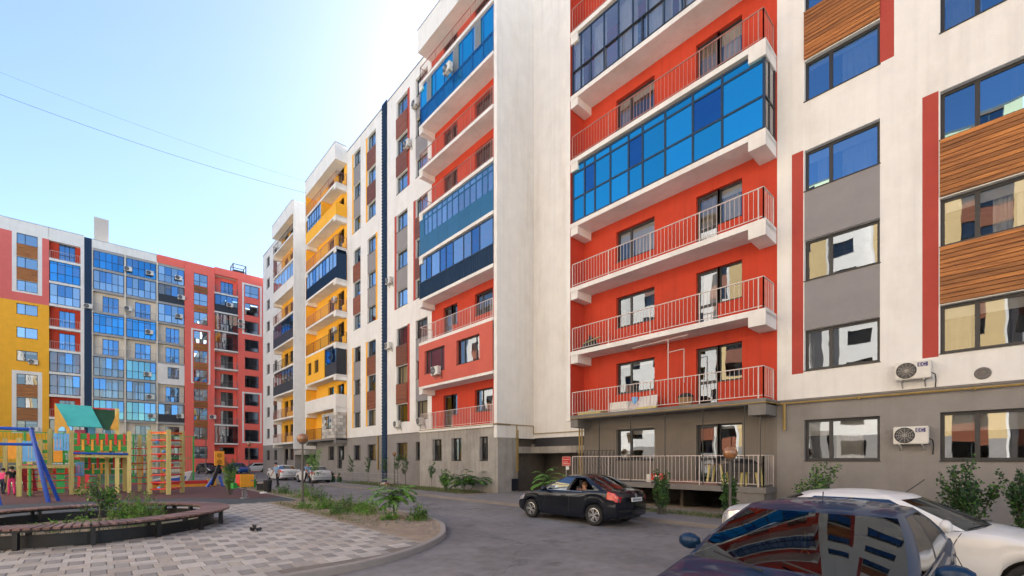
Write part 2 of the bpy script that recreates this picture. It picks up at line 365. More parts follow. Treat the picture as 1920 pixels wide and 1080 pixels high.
# planting island (bumpy soil)
def soil_patch(name, inside, x0, x1, y0, y1, z, step=.12, amp=.035, m=None):
    rg = random.Random(5); nx = int((x1-x0)/step); ny = int((y1-y0)/step); idx = {}; mb = MB()
    from mathutils import noise as NZ
    for i in range(nx+1):
        for j in range(ny+1):
            x, y = x0+i*step, y0+j*step
            idx[i, j] = len(mb.v); mb.v.append((x, y, z + amp * (NZ.noise((x*1.7, y*1.7, 0)) + .5*NZ.noise((x*6, y*6, 3)))))
    for i in range(nx):
        for j in range(ny):
            if inside(x0+(i+.5)*step, y0+(j+.5)*step): mb.f.append((idx[i, j], idx[i+1, j], idx[i+1, j+1], idx[i, j+1])); mb.m.append(0)
    return struct(mb.build(name, m or M['soil'], smooth=True))
def in_island(x, y):
    if x < 5.34 or x > 8.02: return False
    if y > 21.5 and x < 6.8: return False
    for a, b in zip(kp, kp[1:]):
        if b.y > a.y and a.y <= y <= b.y: return x < a.x + (b.x-a.x)*(y-a.y)/(b.y-a.y) - .07
    return y > 8.6 and False
soil_patch('planting_bed', in_island, 5.3, 8.1, 8.6, 46, .1)
soil_patch('planter_soil', lambda x, y: (x-BC[0])**2+(y-BC[1])**2 < 2.72**2, BC[0]-2.9, BC[0]+2.9, BC[1]-2.9, BC[1]+2.9, .14)
sheet('rubber_floor', [(-13, 21.5), (6.75, 21.5), (6.75, 46), (-13, 46)], .1, M['rubber1'])
pts = [(-13, 29.2), (-8, 28.6), (-2, 27.6), (1.5, 27.2), (3.2, 26.3), (4.4, 25.0), (5.4, 24.4), (6.74, 24.3), (6.74, 46), (-13, 46)]
sheet('rubber_patch', pts, .104, M['rubber2'])
sheet('sports_court', rect(-16, 4, 49, 74), .006, M['court'])
# footpath, kerb and lawn strip along the main building
mb = MB(); mb.box(12.9, 14.25, -16, 36.5, -.02, .12); struct(mb.build('footpath', M['path']))
kerb('kerb', [Vector((12.9, -16)), Vector((12.9, 36.5))], m='path')
sheet('lawn_soil', rect(14.25, 17.5, -16, 36.5), .07, M['soil'])
sheet('entrance_path', rect(14.2, 23, 14.2, 19.0), .115, M['path'])

# ------------------------------------------------------------------ facade kit (local x right, y inward, z up)
def wall(parent, name, u0, u1, z0, z1, y, mats, holes=(), regions=(), d=.24, ret=None):
    mb = MB(); us = {u0, u1}; zs = {z0, z1}
    for r in list(holes) + list(regions):
        us |= {min(max(r[0], u0), u1), min(max(r[1], u0), u1)}; zs |= {min(max(r[2], z0), z1), min(max(r[3], z0), z1)}
    us = sorted(us); zs = sorted(zs)
    def mi_at(cu, cz):
        k = 0
        for r in regions:
            if r[0] < cu < r[1] and r[2] < cz < r[3]: k = r[4]
        return k
    for a, b in zip(us, us[1:]):
        for c, e in zip(zs, zs[1:]):
            if b-a < 1e-5 or e-c < 1e-5: continue
            cu, cz = (a+b)/2, (c+e)/2
            if any(h[0] < cu < h[1] and h[2] < cz < h[3] for h in holes): continue
            mb.face([(a, y, c), (b, y, c), (b, y, e), (a, y, e)], mi_at(cu, cz))
    for h in holes:
        a, b, c, e = h[:4]; mi = mi_at((a+b)/2, (c+e)/2)
        mb.face([(a, y, c), (a, y+d, c), (b, y+d, c), (b, y, c)], mi); mb.face([(a, y, e), (b, y, e), (b, y+d, e), (a, y+d, e)], mi)
        mb.face([(a, y, c), (a, y, e), (a, y+d, e), (a, y+d, c)], mi); mb.face([(b, y, c), (b, y+d, c), (b, y+d, e), (b, y, e)], mi)
    return mb.build(name, mats, parent)

def curtain_mesh(w, h, side, seed):
    rg = random.Random(seed); mb = MB(); n = max(8, int(w / .035)); k = []
    for i in range(n+1):
        x = w*i/n; yv = .03*math.sin(i*1.25 + rg.uniform(-.3, .3)) + rg.uniform(-.006, .006)
        k.append((x, yv))
    for (x, yv), (x2, y2) in zip(k, k[1:]): mb.face([(x, yv, 0), (x2, y2, 0), (x2, y2, h), (x, yv, h)])
    return mb.mesh('curtain', M[side], True)

rw_blind = random.Random(17)
def window(parent, u, z, w, h, y=0., splits=(.42,), fm='frame', pm='pane', depth=.1, curtain=None, name='window', tr=None, one=False, sill=True, ft=.06, drop=0):
    """frame set in the reveal, panes behind it"""
    def mk():
        mb = MB(); t = ft
        mb.box(0, w, 0, .07, 0, t); mb.box(0, w, 0, .07, h-t, h); mb.box(0, t, 0.001, .069, t, h-t); mb.box(w-t, w, 0.001, .069, t, h-t)
        for s in splits: mb.box(w*s-t*.6, w*s+t*.6, -.002, .068, t, h-t)
        if tr:
            xs = [t] + [w*s for s in splits] + [w-t]
            for a, b in zip(xs, xs[1:]): mb.box(a, b, .002, .066, tr-t*.5, tr+t*.5)
        if sill: mb.box(-.02, w+.02, -depth-.03, .0, -.025, .0)
        return mb.mesh(name, M[fm])
    f = O(name, cached(('win', round(w, 2), round(h, 2), splits, fm, sill, tr, ft, round(depth, 2)), mk), parent, (u, y+depth, z))
    xs = [0] + [w*s for s in splits] + [w]; rows = [0, tr, h] if tr else [0, h]
    if one:
        def mk1():
            mb = MB(); mb.face([(ft, .03, ft), (w-ft, .03, ft), (w-ft, .03, h-ft), (ft, .03, h-ft)]); return mb.mesh('pane', M[pm])
        O('pane', cached(('p1', round(w, 2), round(h, 2), ft, pm), mk1), f)
    else:
        for a, b in zip(xs, xs[1:]):
            for c, e in zip(rows, rows[1:]):
                pw, ph = round(b-a-.04, 3), round(e-c-.04, 3)
                def mk2():
                    mb = MB(); mb.face([(0, 0, 0), (pw, 0, 0), (pw, 0, ph), (0, 0, ph)]); return mb.mesh('pane', M[pm])
                O('pane', cached(('p', pw, ph, pm), mk2), f, (a+.02, .03, c+.02))
    if not one and name == 'window' and curtain is not None or (not one and rw_blind.random() < .35 and name == 'window'):
        bh_ = rw_blind.choice([.16, .22, .34, .5])*min(1, h/1.3)
        O('roller_blind', cached(('blind', round(w, 2), bh_), lambda: MB().box(ft, w-ft, .085, .1, -bh_, 0).mesh('roller_blind', M['curtain'])), f, (0, 0, h-.03))
    if curtain:
        kind, cu0, cu1 = curtain
        cw = round(w*(cu1-cu0), 2)
        O('curtain', cached(('cur', cw, round(h+drop, 2), kind, int(cu0*10)), lambda: curtain_mesh(cw, h+drop-.02, kind, cw*100)), f, (w*cu0, .16, -drop+.01))
    return f

def railing(parent, u0, u1, zf, depth, mt='rail', h=1.08, step=.2, sides='r', bar=.013, bottom=.1, off=.05):
    L_ = round(u1-u0, 2)
    def mk():
        mb = MB(); y = -depth+off; a, b = off, L_-off
        def run(p, q):
            p = Vector(p); q = Vector(q); n = max(1, round((q-p).length/step)); k = max(1, round(n/6))
            up = Vector((0, 0, 1))
            mb.bar(p+up*h, q+up*h, .04, .03); mb.bar(p+up*bottom, q+up*bottom, .025, .025)
            for i in range(n+1):
                c = p.lerp(q, i/n); post = (i % max(1, round(n/max(1, round((q-p).length/2)))) == 0) or i == n
                s = .035 if post else bar
                mb.box(c.x-s/2, c.x+s/2, c.y-s/2, c.y+s/2, 0 if post else bottom, h-.014)
        run((a, y, 0), (b, y, 0))
        if 'r' in sides: run((b, y, 0), (b, -.03, 0))
        if 'l' in sides: run((a, y, 0), (a, -.03, 0))
        return mb.mesh('railing', M[mt])
    return O('railing', cached(('rail', L_, depth, mt, h, step, sides, bar, bottom), mk), parent, (u0, 0, zf))

def glazing(parent, u0, u1, z0, z1, y, cols, rows, fm, pm, t=.06, dark=None, dm='panedark', ym=.05):
    """cols, rows: fractions in (0,1); panes fill the grid; dark: set of (col,row) with another glass"""
    w, h = u1-u0, z1-z0; mb = MB(); xs = [0]+[w*c for c in cols]+[w]; zs = [0]+[h*r for r in rows]+[h]
    mb.box(0, w, 0, ym, 0, t); mb.box(0, w, 0, ym, h-t, h)
    for i, x in enumerate(xs):
        a = min(max(x-t/2, 0), w-t); mb.box(a, a+t, .001, ym-.001, t, h-t)
    for z in zs[1:-1]:
        for a, b in zip(xs, xs[1:]): mb.box(a+t/2, b-t/2, .002, ym-.002, z-t*.45, z+t*.45)
    f = mb.build('glazing_frame', M[fm], parent, (u0, y, z0))
    for i, (a, b) in enumerate(zip(xs, xs[1:])):
        for j, (c, e) in enumerate(zip(zs, zs[1:])):
            pw, ph = round(b-a-.03, 2), round(e-c-.03, 2); p = dm if dark and (i, j) in dark else pm
            def mk():
                m_ = MB(); m_.face([(0, 0, 0), (pw, 0, 0), (pw, 0, ph), (0, 0, ph)]); return m_.mesh('pane', M[p])
            O('pane', cached(('p', pw, ph, p), mk), parent, (u0+a+.015, y+ym*.5, z0+c+.015))
    return f
def even(n): return [i/n for i in range(1, n)]

def slab(parent, u0, u1, k, Zk, depth, mt='white', beam=.36, bl=True, br=True, th=.2, frontm=None):
    L_ = u1-u0
    def mk():
        mb = MB(); mb.box(0, L_, -depth, -.002, -th, 0)
        if bl: mb.box(.0, .42, -depth+.02, -.004, -th-beam, -th)
        if br: mb.box(L_-.55, L_, -depth-.012, -.004, -th-beam, -th+.12)
        return mb.mesh('balcony', M[mt])
    return O('balcony', cached(('slab', round(L_, 2), depth, mt, beam, bl, br, th), mk), parent, (u0, 0, Zk))
def planks(parent, u, z, w, h, y, m='wood', ph=.125, single=True, over=.05):
    n = max(1, round(h/ph)); ph = h/n
    def bk():
        mb = MB(); mb.box(0, w, -.012, .12, 0, h); return mb.mesh('wood_panel', M['blackpanel'])
    p = O('wood_panel', cached(('wpb', round(w, 2), round(h, 2)), bk), parent, (u, y, z))
    def one(mb, z0):
        a = .003; c = .007
        n_ = len(mb.v); mb.v += [(0, -over, z0+a+c), (w, -over, z0+a+c), (w, -over, z0+ph-a-c), (0, -over, z0+ph-a-c), (0, -.0, z0+a), (w, 0, z0+a), (w, 0, z0+ph-a), (0, 0, z0+ph-a)]
        for f in ((0, 1, 2, 3), (0, 4, 5, 1), (2, 6, 7, 3), (1, 5, 6, 2), (0, 3, 7, 4)): mb.f.append(tuple(n_+q for q in f)); mb.m.append(0)
    if single:
        def mk():
            mb = MB(); one(mb, 0); return mb.mesh('plank', M[m])
        me = cached(('plank', round(w, 2), round(ph, 3), m), mk)
        for i in range(n): O('plank', me, p, (0, -.013, i*ph))
    else:
        def mk3():
            mb = MB()
            for i in range(n): one(mb, i*ph)
            return mb.mesh('planks', M[m])
        o = O('planks', cached(('planks', round(w, 2), round(h, 2), m), mk3), p, (0, -.013, 0)); o['kind'] = 'stuff'
    return p
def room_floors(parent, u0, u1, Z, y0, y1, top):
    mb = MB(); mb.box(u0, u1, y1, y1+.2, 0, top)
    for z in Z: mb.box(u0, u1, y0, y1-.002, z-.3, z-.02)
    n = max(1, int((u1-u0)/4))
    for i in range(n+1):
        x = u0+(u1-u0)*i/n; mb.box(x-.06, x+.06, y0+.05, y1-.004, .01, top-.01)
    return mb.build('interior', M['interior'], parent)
# ------------------------------------------------------------------ main apartment block (facade plane X = 17.4, seen along +X; local x = -Y)
X0 = 17.4
main = thing('apartment_building', 'long ten storey white, red and yellow block along the road, behind the black sedan', 'building', (X0, 0, 0), R(-90))
F = lambda k: 1.02 + 3*k                # floor level of storey k
LEDGE = 3.97; TOP = 31.2
SILL = .9; WH = 1.36
ZW = lambda k: F(k)+SILL
rw = random.Random(11)
def col_windows(Ya, Yb, ks): return [(-Ya, -Yb, ZW(k), ZW(k)+WH) for k in ks]
# --- near flat part with window columns R1, R2
R1 = (4.49, 2.51); R2 = (1.19, -.83); ks = range(0, 8)
holes = col_windows(*R1, ks) + col_windows(*R2, ks)
reg = [(-5.31, 14, 0, LEDGE, 1)]
g0 = ZW(1)-.07; g1 = ZW(3)+WH
reg += [(-4.86, -4.52, g0, g1+.05, 2), (-4.49, -2.51, ZW(1)+WH, ZW(2), 3), (-4.49, -2.51, ZW(2)+WH, ZW(3), 3)]
reg += [(-2.51, -2.18, ZW(4)+.02, ZW(6)+WH, 2)]
reg += [(-1.56, -1.22, g0, g1+.05, 2)]
reg += [(-1.56, -1.22, ZW(7), TOP-1, 2)]
wall(main, 'wall', -5.31, 14, 0, TOP, 0, [M['white'], M['plinth'], M['redstrip'], M['grey']], holes, reg)
cur = {(0, 0): ('curtain', .42, .78), (0, 3): ('curtain', .5, 1.0), (1, 4): ('curtain', .05, .4), (0, 2): None}
for ci, (Ya, Yb) in enumerate((R1, R2)):
    for k in ks:
        c = cur.get((ci, k), rw.choice([None, ('curtain', .5, .95), ('curtain2', .04, .3), None]))
        wn = window(main, -Ya, ZW(k), Ya-Yb, WH, splits=(.36,), curtain=c, depth=.15, ft=.085, pm='panenear' if k > 2 else 'pane')
        if (ci, k) == (0, 3): O('curtain', curtain_mesh(.28, WH, 'curtain2', 5), wn, (.32, .12, 0))
    for k in ((4, 5) if ci == 0 else (1, 2, 7)):
        planks(main, -Ya, ZW(k)+WH+.03, Ya-Yb, F(k+1)+SILL-ZW(k)-WH-.05, 0)
# roller blind boxes behind the panes of the upper windows (white strip at the head)
# --- bay A (near red balconies), Y 5.31 .. 13.8
def bay(Ya, Yb, wallm, groundm, win, door, tag_, ks_, right_end=True, gz=LEDGE):
    hs = []; 
    for k in ks_:
        hs.append((-win[0], -win[1], F(k)+.92, F(k)+2.3))
        hs.append((-door[0], -door[2], F(k)+.06, F(k)+2.3)); hs.append((-door[2], -door[1], F(k)+.92, F(k)+2.3))
    if tag_ == 0: hs.append((-13.3, -6.45, .04, .8))
    wl = wall(main, 'wall', -Ya, -Yb, 0, TOP, 0, [M[wallm], M[groundm]], hs, [(-Ya, -Yb, 0, gz, 1)])
    for k in ks_:
        window(main, -win[0], F(k)+.92, win[0]-win[1], 1.38, splits=(.36,), depth=.16, ft=.08, one=tag_ > 0, curtain=(rw.choice([None, ('curtain', .4, .95), ('curtain2', .05, .4)]) if tag_ == 0 else None))
        d = window(main, -door[0], F(k)+.06, door[0]-door[2], 2.24, splits=(), depth=.15, name='balcony_door', sill=False, ft=.1, tr=.9, one=tag_ > 0, curtain=(rw.choice([None, ('curtain2', .1, .9), ('curtain', .2, .95)]) if tag_ == 0 else None))
        window(main, -door[2], F(k)+.92, door[2]-door[1], 1.38, splits=(), depth=.15, one=tag_ > 0, curtain=(rw.choice([None, ('curtain', .1, .8)]) if tag_ == 0 else None))
A = (13.78, 5.31); Awin = (11.93, 10.01); Adoor = (8.2, 6.47, 7.35)
bay(A[0], A[1], 'red', 'corrug', Awin, Adoor, 0, range(0, 9))
# ribbed cladding of the ground storey behind the balcony
mb = MB(); x = -13.7
holes0 = [(-11.98, -9.96, 1.88, 3.4), (-8.25, -6.42, 1.0, 3.4)]
while x < -5.4:
    segs = [(1.1, 3.45)]
    for h in holes0:
        if h[0] < x+.03 and x < h[1]: segs = [(1.1, h[2])] if h[2] > 1.2 else []; segs.append((3.42, 3.46)); break
    for a, b in segs:
        if b-a > .02: mb.box(x, x+.035, -.018, -.001, a, b)
    x += .075
mb.build('ribbed_cladding', M['corrug'], main)
DEP = 1.05; BU0, BU1 = -13.76, -5.33
for k in range(0, 9):
    mt = 'slab' if k <= 1 else 'white'
    s = slab(main, BU0, BU1, k, F(k), DEP, mt, br=k > 0, bl=k > 0)
    W_ = BU1-BU0
    if k in (0, 1, 2, 3, 5, 7, 8): railing(s, .04, W_-.04, 0, DEP, 'rail' if k < 5 else 'railred', step=.155)
    if k == 4:
        cols = [.085, .155, .255, .365, .445, .565, .7, .83]
        glazing(s, .06, W_-.05, .04, 2.72, -DEP+.08, cols, [.42, .86], 'bluef', 'paneblue', .08, {(1, 1), (4, 1), (7, 1)}, 'paneblue2')
        g = MB(); g.box(W_-.07, W_-.02, -DEP+.14, -.05, .04, .1); g.box(W_-.07, W_-.02, -DEP+.14, -.05, 1.1, 1.15); g.box(W_-.07, W_-.02, -DEP+.14, -.05, 2.66, 2.72)
        g.box(W_-.07, W_-.02, -.12, -.05, .1, 2.66); g.box(W_-.07, W_-.02, -.62, -.57, .1, 2.66); g.build('glazing_frame', M['frame'], s)
        for (ya, yb) in ((-DEP+.14, -.62), (-.57, -.12)):
            for za, zb in ((.1, 1.1), (1.15, 2.66)):
                g = MB(); g.face([(W_-.045, ya, za), (W_-.045, yb, za), (W_-.045, yb, zb), (W_-.045, ya, zb)]); g.build('pane', M['paneclear'], s)
    if k == 6:
        cols = [.06, .13, .215, .305, .39, .475, .56, .65, .74, .83, .92]
        glazing(s, .06, W_-.05, .04, 2.72, -DEP+.08, cols, [.4], 'bluef', 'paneclear', .06)
        for cu, cw_ in ((.01, .5), (.14, .7), (.3, .9), (.45, 1.2), (.62, 1.0), (.78, 1.4)):
            O('curtain', curtain_mesh(cw_, 2.5, 'curtain', int(cu*100)), s, (W_*cu, -DEP+.3, .08))
        railing(s, .04, W_-.04, 0, DEP, 'raildark', 1.1, .9, 'r')
# fin closing bay A on the far side: red towards the balconies, white outside
def fin(Ya, Yb, side_m, z0=LEDGE-.2, xf=16.36):
    yf = xf-X0; mb = MB(); n = 0
    mb.box(-Yb, -Ya, yf, 1.9, z0, TOP+.05); mb.m[-1] = 0
    o = mb.build('fin_wall', [M['white'], M[side_m]], main); me = o.data
    for p in me.polygons:
        if p.normal.x > .9: p.material_index = 1
    return o
fin(13.78, 14.02, 'red')
# recess between bay A and bay B, with the side wall of bay B
wall(main, 'wall', -19.12, -14.02, 3.24, TOP, 1.9, [M['white']])
mb = MB(); mb.box(-19.4, -19.12, -1.0, 2.2, 3.2, 31.7); mb.build('end_wall', M['white'], main)
# entrance below the recess
mb = MB(); mb.box(-19.1, -13.9, 1.98, 2.3, 2.72, 3.239); mb.build('fascia_band', M['frame'], main)
mb = MB(); mb.box(-19.11, -13.9, 1.7, 2.6, 2.34, 2.72); mb.box(-19.35, -19.11, .62, 2.6, 2.34, 2.72); mb.build('entrance_beam', M['concrete'], main)
mb = MB(); mb.box(-21.5, -13.6, 4.2, 4.3, 0, 2.6); mb.box(-21.6, -21.5, .6, 4.3, 0, 2.6); mb.box(-13.7, -13.6, .3, 4.2, 0, 3.3)
mb.box(-21.5, -13.7, .7, 4.2, 2.35, 2.45) if False else None
mb.build('entrance_wall', M['corrug'], main)
mb = MB(); mb.box(-21.5, -13.7, 2.0, 4.2, 2.73, 2.9); mb.build('entrance_ceiling', M['slab'], main)
# --- bay B (second red balconies), Y 19.4 .. 27.4
B = (27.4, 19.4); Bwin = (22.44, 20.67); Bdoor = (25.92, 24.3, 24.95)
bay(B[0], B[1], 'red', 'concrete', Bwin, Bdoor, 1, range(1, 10))
gh = [(-25.82, -24.71, 1.9, 3.3), (-23.62, -22.54, 1.9, 3.3), (-20.75, -19.98, 1.9, 3.3)]
wall(main, 'wall', -27.4, -19.12, 0, LEDGE, -.95, [M['concrete']], gh, d=.3)
MB().box(-19.4, -19.115, -.949, .6, 0, 3.18).build('wall', M['concrete'], main); MB().box(-27.42, -27.4, -.95, 0, 0, LEDGE).build('wall', M['concrete'], main)
for h in gh: window(main, h[0], 1.9, h[1]-h[0], 1.4, y=-.95, splits=(.5,), depth=.2, curtain=('curtain', .5, .8))
mb = MB(); mb.box(-27.45, -19.1, -1.02, .0, LEDGE-.06, LEDGE+.04); mb.build('ledge', M['slab'], main)
mb = MB(); mb.box(-19.12, -19.095, .1, .62, .15, .85); mb.build('vent_opening', M['blackpanel'], main)
Bu0, Bu1 = -27.38, -19.42; WB = Bu1-Bu0
for k in range(1, 10):
    s = slab(main, Bu0, Bu1, k, F(k), DEP, 'white', br=False, bl=k > 1)
    if k in (1, 3, 6, 7, 9): railing(s, .04, WB-.02, 0, DEP, 'rail' if k < 5 else 'railred', sides='l', step=.16)
    if k == 1: pass
    if k == 2:
        hs = [(.75, 3.15, .75, 2.3), (4.45, 6.75, .8, 2.3)]
        wall(s, 'plaster_wall', 0, WB, -.04, 2.8, -DEP-.01, [M['redpanel']], hs, d=.25)
        mb = MB(); mb.box(-.005, .2, -DEP, -.01, -.02, 2.8); mb.build('plaster_wall', M['redpanel'], s)
        for i, h in enumerate(hs): window(s, h[0], h[2], h[1]-h[0], h[3]-h[2], y=-DEP-.01, splits=(.22, .75) if i == 0 else (.3, .8), one=True, depth=.16, pm='panesky' if i == 0 else 'pane')
    if k == 4:
        glazing(s, .05, WB-.03, 1.12, 2.72, -DEP+.06, [.1, .18, .31, .4, .5, .64, .74, .84], [], 'bluef', 'panesky', .07, {(1, 0), (3, 0), (4, 0), (7, 0)}, 'panedark')
        mb = MB(); n = 44
        mb.box(.03, WB-.03, -DEP+.05, -DEP+.07, .0, 1.12, 0); mb.box(.02, .06, -DEP+.05, -.05, .0, 2.7)
        for i in range(n+1): x = .05+(WB-.1)*i/n; mb.box(x-.012, x+.012, -DEP+.02, -DEP+.05, .03, 1.1)
        mb.box(.03, WB-.03, -DEP+.015, -DEP+.055, 1.06, 1.12); mb.build('slatted_panel', M['navy'], s)
    if k == 5:
        n = 7
        for i in range(n):
            a, b = .05+(WB-.08)*i/n, .05+(WB-.08)*(i+1)/n
            cached(('bp', n), lambda: MB().box(0, b-a-.012, 0, .03, 0, 1.16).mesh('blue_panel', M['bluepanel']))
            O('blue_panel', _cache[('bp', n)], s, (a, -DEP+.05, .02))
        mb = MB(); mb.box(.03, .6, -DEP+.052, -DEP+.08, 1.18, 2.72); mb.box(.02, .05, -DEP+.05, -.05, .02, 2.72); mb.build('blue_panel', M['bluepanel'], s)
        glazing(s, .6, WB-.03, 1.19, 2.72, -DEP+.055, [.06, .13, .21, .29, .37, .45, .54, .62, .7, .78, .86, .93], [.76], 'bluepanel', 'panesky', .06)
    if k == 8:
        glazing(s, .05, WB-.03, .05, 2.72, -DEP+.08, [.12, .24, .37, .5, .62, .75, .88], [.4], 'railblue', 'paneblue', .07)
        railing(s, .04, WB-.02, 0, DEP, 'railblue', 1.15, .13, 'l', bar=.025)
        for (a, b) in ((.95, 1.5), (4.0, 4.6), (6.2, 6.8)):
            mb = MB(); z = 1.2
            while z < 2.65: mb.box(a, b, -DEP+.04, -DEP+.06, z, z+.06); z += .12
            mb.build('louver', M['greyf'], s)
def roof_box(Ya, Yb, z0=30.15, z1=31.7, x=-1.12):
    mb = MB(); mb.box(-Ya, -Yb, x, -.003, z0, z1); mb.box(-Ya-.03, -Yb+.03, x-.03, -.002, z1, z1+.05, 1); mb.build('roof_canopy', [M['white'], M['metal']], main)
roof_box(27.42, 19.13)
roof_box(13.76, 5.33, 30.15, 31.7)
# --- flat part with four window columns
C4 = [(40.71, 39.21), (37.78, 36.18), (32.53, 30.81), (29.6, 27.95)]
hs = [(-a, -b, ZW(k), ZW(k)+WH) for a, b in C4 for k in range(0, 10)]
reg = [(-42.2, -27.4, 0, LEDGE, 1)]
def trio(i, k0, kind, strip):
    a, b = C4[i]; z0, z1 = ZW(k0)-.05, ZW(k0+2)+WH+.05
    if strip: 
        c, side = strip; w_ = .34
        reg.append((-a-w_, -a, z0, z1, c) if side == 'l' else (-b, -b+w_, z0, z1, c))
    for k in (k0, k0+1):
        if kind == 'g': reg.append((-a, -b, ZW(k)+WH, ZW(k+1), 3))
for i, (kinds, st) in enumerate(((('g', 'w', 'g'), ((4, 'l'), None, (4, 'l'))), (('w', 'g', 'w'), ((4, 'l'), (4, 'r'), (4, 'l'))), (('w', 'g', 'w'), ((2, 'r'), (2, 'l'), (2, 'r'))), (('g', 'w', 'g'), (None, (2, 'l'), None)))):
    for j, k0 in enumerate((1, 4, 7)): trio(i, k0, kinds[j], st[j])
wall(main, 'wall', -42.2, -27.4, 0, TOP, 0, [M['white'], M['plinth'], M['redstrip'], M['grey'], M['yellow']], hs, reg)
for i, (a, b) in enumerate(C4):
    for k in range(10):
        window(main, -a, ZW(k), a-b, WH, splits=(.38,), one=True, depth=.16, pm='pane' if k < 4 else 'panesky', curtain=rw.choice([None, ('curtain', .1, .9), ('curtain2', .3, .9)]) if k < 4 else None)
    for j, k0 in enumerate((1, 4, 7)):
        if (i in (0, 3)) == (j == 1):
            for k in (k0, k0+1): planks(main, -a, ZW(k)+WH+.04, a-b, 3-WH-.08, 0, 'woodred', .14, single=False)
mb = MB(); z = .1
mb.box(-34.9, -34.1, -.06, -.002, 0, TOP+.25)
while z < TOP: mb.box(-34.86, -34.14, -.12, -.055, z, z+.13); z += .27
mb.build('louvered_duct', M['navy'], main)
# --- bay A2 (yellow), Y 42.2 .. 50.6
bay(50.6, 42.2, 'yellow', 'plinth', (47.0, 45.4), (44.6, 42.9, 43.4), 2, range(0, 10))
u0, u1 = -50.58, -42.22; WA = u1-u0
for k in range(1, 10):
    s = slab(main, u0, u1, k, F(k), DEP, 'slab' if k == 1 else 'white', bl=True, br=True)
    if k in (4, 5, 7, 9): railing(s, .04, WA-.04, 0, DEP, 'railred' if k > 4 else 'raildark', step=.16)
    if k == 1:
        railing(s, .04, 4.6, 0, DEP, 'raildark', sides='', step=.16)
        bw, bh = .66, .305; r_ = 0; z = .02
        def blk(l): return cached(('blk', l), lambda: MB().box(0, l-.022, 0, .16, 0, bh-.026).mesh('block', M['block']))
        while z < 2.45:
            x = 4.7 - (.3 if r_ % 2 else 0)
            while x < WA-.05:
                a, b = max(x, 4.7), min(x+bw, WA-.02)
                if b-a > .1 and not (5.6 < (a+b)/2 < 6.9 and .8 < z < 2.1): O('block', blk(round(b-a, 2)), s, (a, -DEP+.02, z))
                x += bw
            yy_ = -DEP+.19; l = .25 if r_ % 2 else .5
            while yy_ < -.08:
                l = min(l, -.03-yy_)
                if l > .05: o = O('block', blk(round(l, 2)), s, (WA-.02, yy_, z), R(90))
                yy_ += l; l = .5
            z += bh; r_ += 1
        window(s, 5.55, .95, 1.35, 1.3, y=-DEP+.02, splits=(.5,), one=True, sill=True, depth=.03)
    if k == 2:
        mb = MB(); mb.box(.0, WA, -DEP-.01, -DEP+.12, -.02, 1.12); mb.box(WA-.13, WA+.005, -DEP+.12, -.01, -.02, 1.12); mb.build('parapet', M['white2'], s)
    if k == 3:
        hs3 = [(.6, 1.7, .85, 2.1), (2.6, 3.8, .85, 2.1)]
        wall(s, 'plaster_wall', 0, 5.3, -.03, 2.8, -DEP-.01, [M['yellow']], hs3, d=.2)
        mb = MB(); mb.box(5.28, 5.4, -DEP, -.05, 0, 2.78); mb.build('plaster_wall', M['yellow'], s)
        for h in hs3: window(s, h[0], h[2], h[1]-h[0], h[3]-h[2], y=-DEP-.01, splits=(.5,), one=True, depth=.12)
        glazing(s, 5.4, WA-.03, 1.1, 2.72, -DEP+.05, [.5], [], 'blackpanel', 'panedark', .07)
        mb = MB(); mb.box(5.4, WA-.03, -DEP+.06, -DEP+.1, 0, 1.1); mb.box(WA-.07, WA-.02, -DEP+.05, -.05, 0, 2.72); mb.build('panel', M['blackpanel'], s)
    if k == 6:
        glazing(s, .05, WA-.03, 1.1, 2.72, -DEP+.06, even(9), [], 'navy', 'panesky', .07, {(2, 0), (5, 0)}, 'panedark')
        mb = MB(); mb.box(.03, WA-.03, -DEP+.05, -DEP+.08, 0, 1.12); mb.box(WA-.05, WA-.0, -DEP+.05, -.05, 0, 2.75)
        for i in range(46): x = .05+(WA-.1)*i/45; mb.box(x-.012, x+.012, -DEP+.02, -DEP+.05, .03, 1.1)
        mb.build('slatted_panel', M['navy'], s)
    if k == 8:
        mb = MB(); mb.box(0, WA, -DEP-.01, -DEP+.12, -.05, 1.1); mb.box(WA-.13, WA+.005, -DEP+.12, -.01, -.05, 1.1); mb.build('parapet', M['yellow'], s)
        glazing(s, .3, 4.4, 1.12, 2.74, -DEP+.04, even(6), [.25], 'bluef', 'panesky', .07)
        mb = MB(); mb.box(4.4, 4.55, -DEP+.02, -.05, 1.1, 2.78); mb.build('partition', M['yellow'], s)
fin(50.6, 50.85, 'yellow')
roof_box(50.6, 42.2)
wall(main, 'wall', -54.8, -50.85, 3.2, TOP, 1.9, [M['white']])
mb = MB(); mb.box(-55.0, -54.75, -1.0, 2.2, 3.2, 31.7); mb.build('end_wall', M['white'], main)
mb = MB(); mb.box(-54.8, -50.6, 1.9, 2.0, 0, 3.2); mb.box(-55, -54.75, -.9, 2, 0, 3.2); mb.build('wall', M['plinth'], main)
mb = MB(); mb.box(-54.7, -50.9, -1.0, 1.89, 2.5, 3.0); mb.build('entrance_beam', M['concrete'], main)
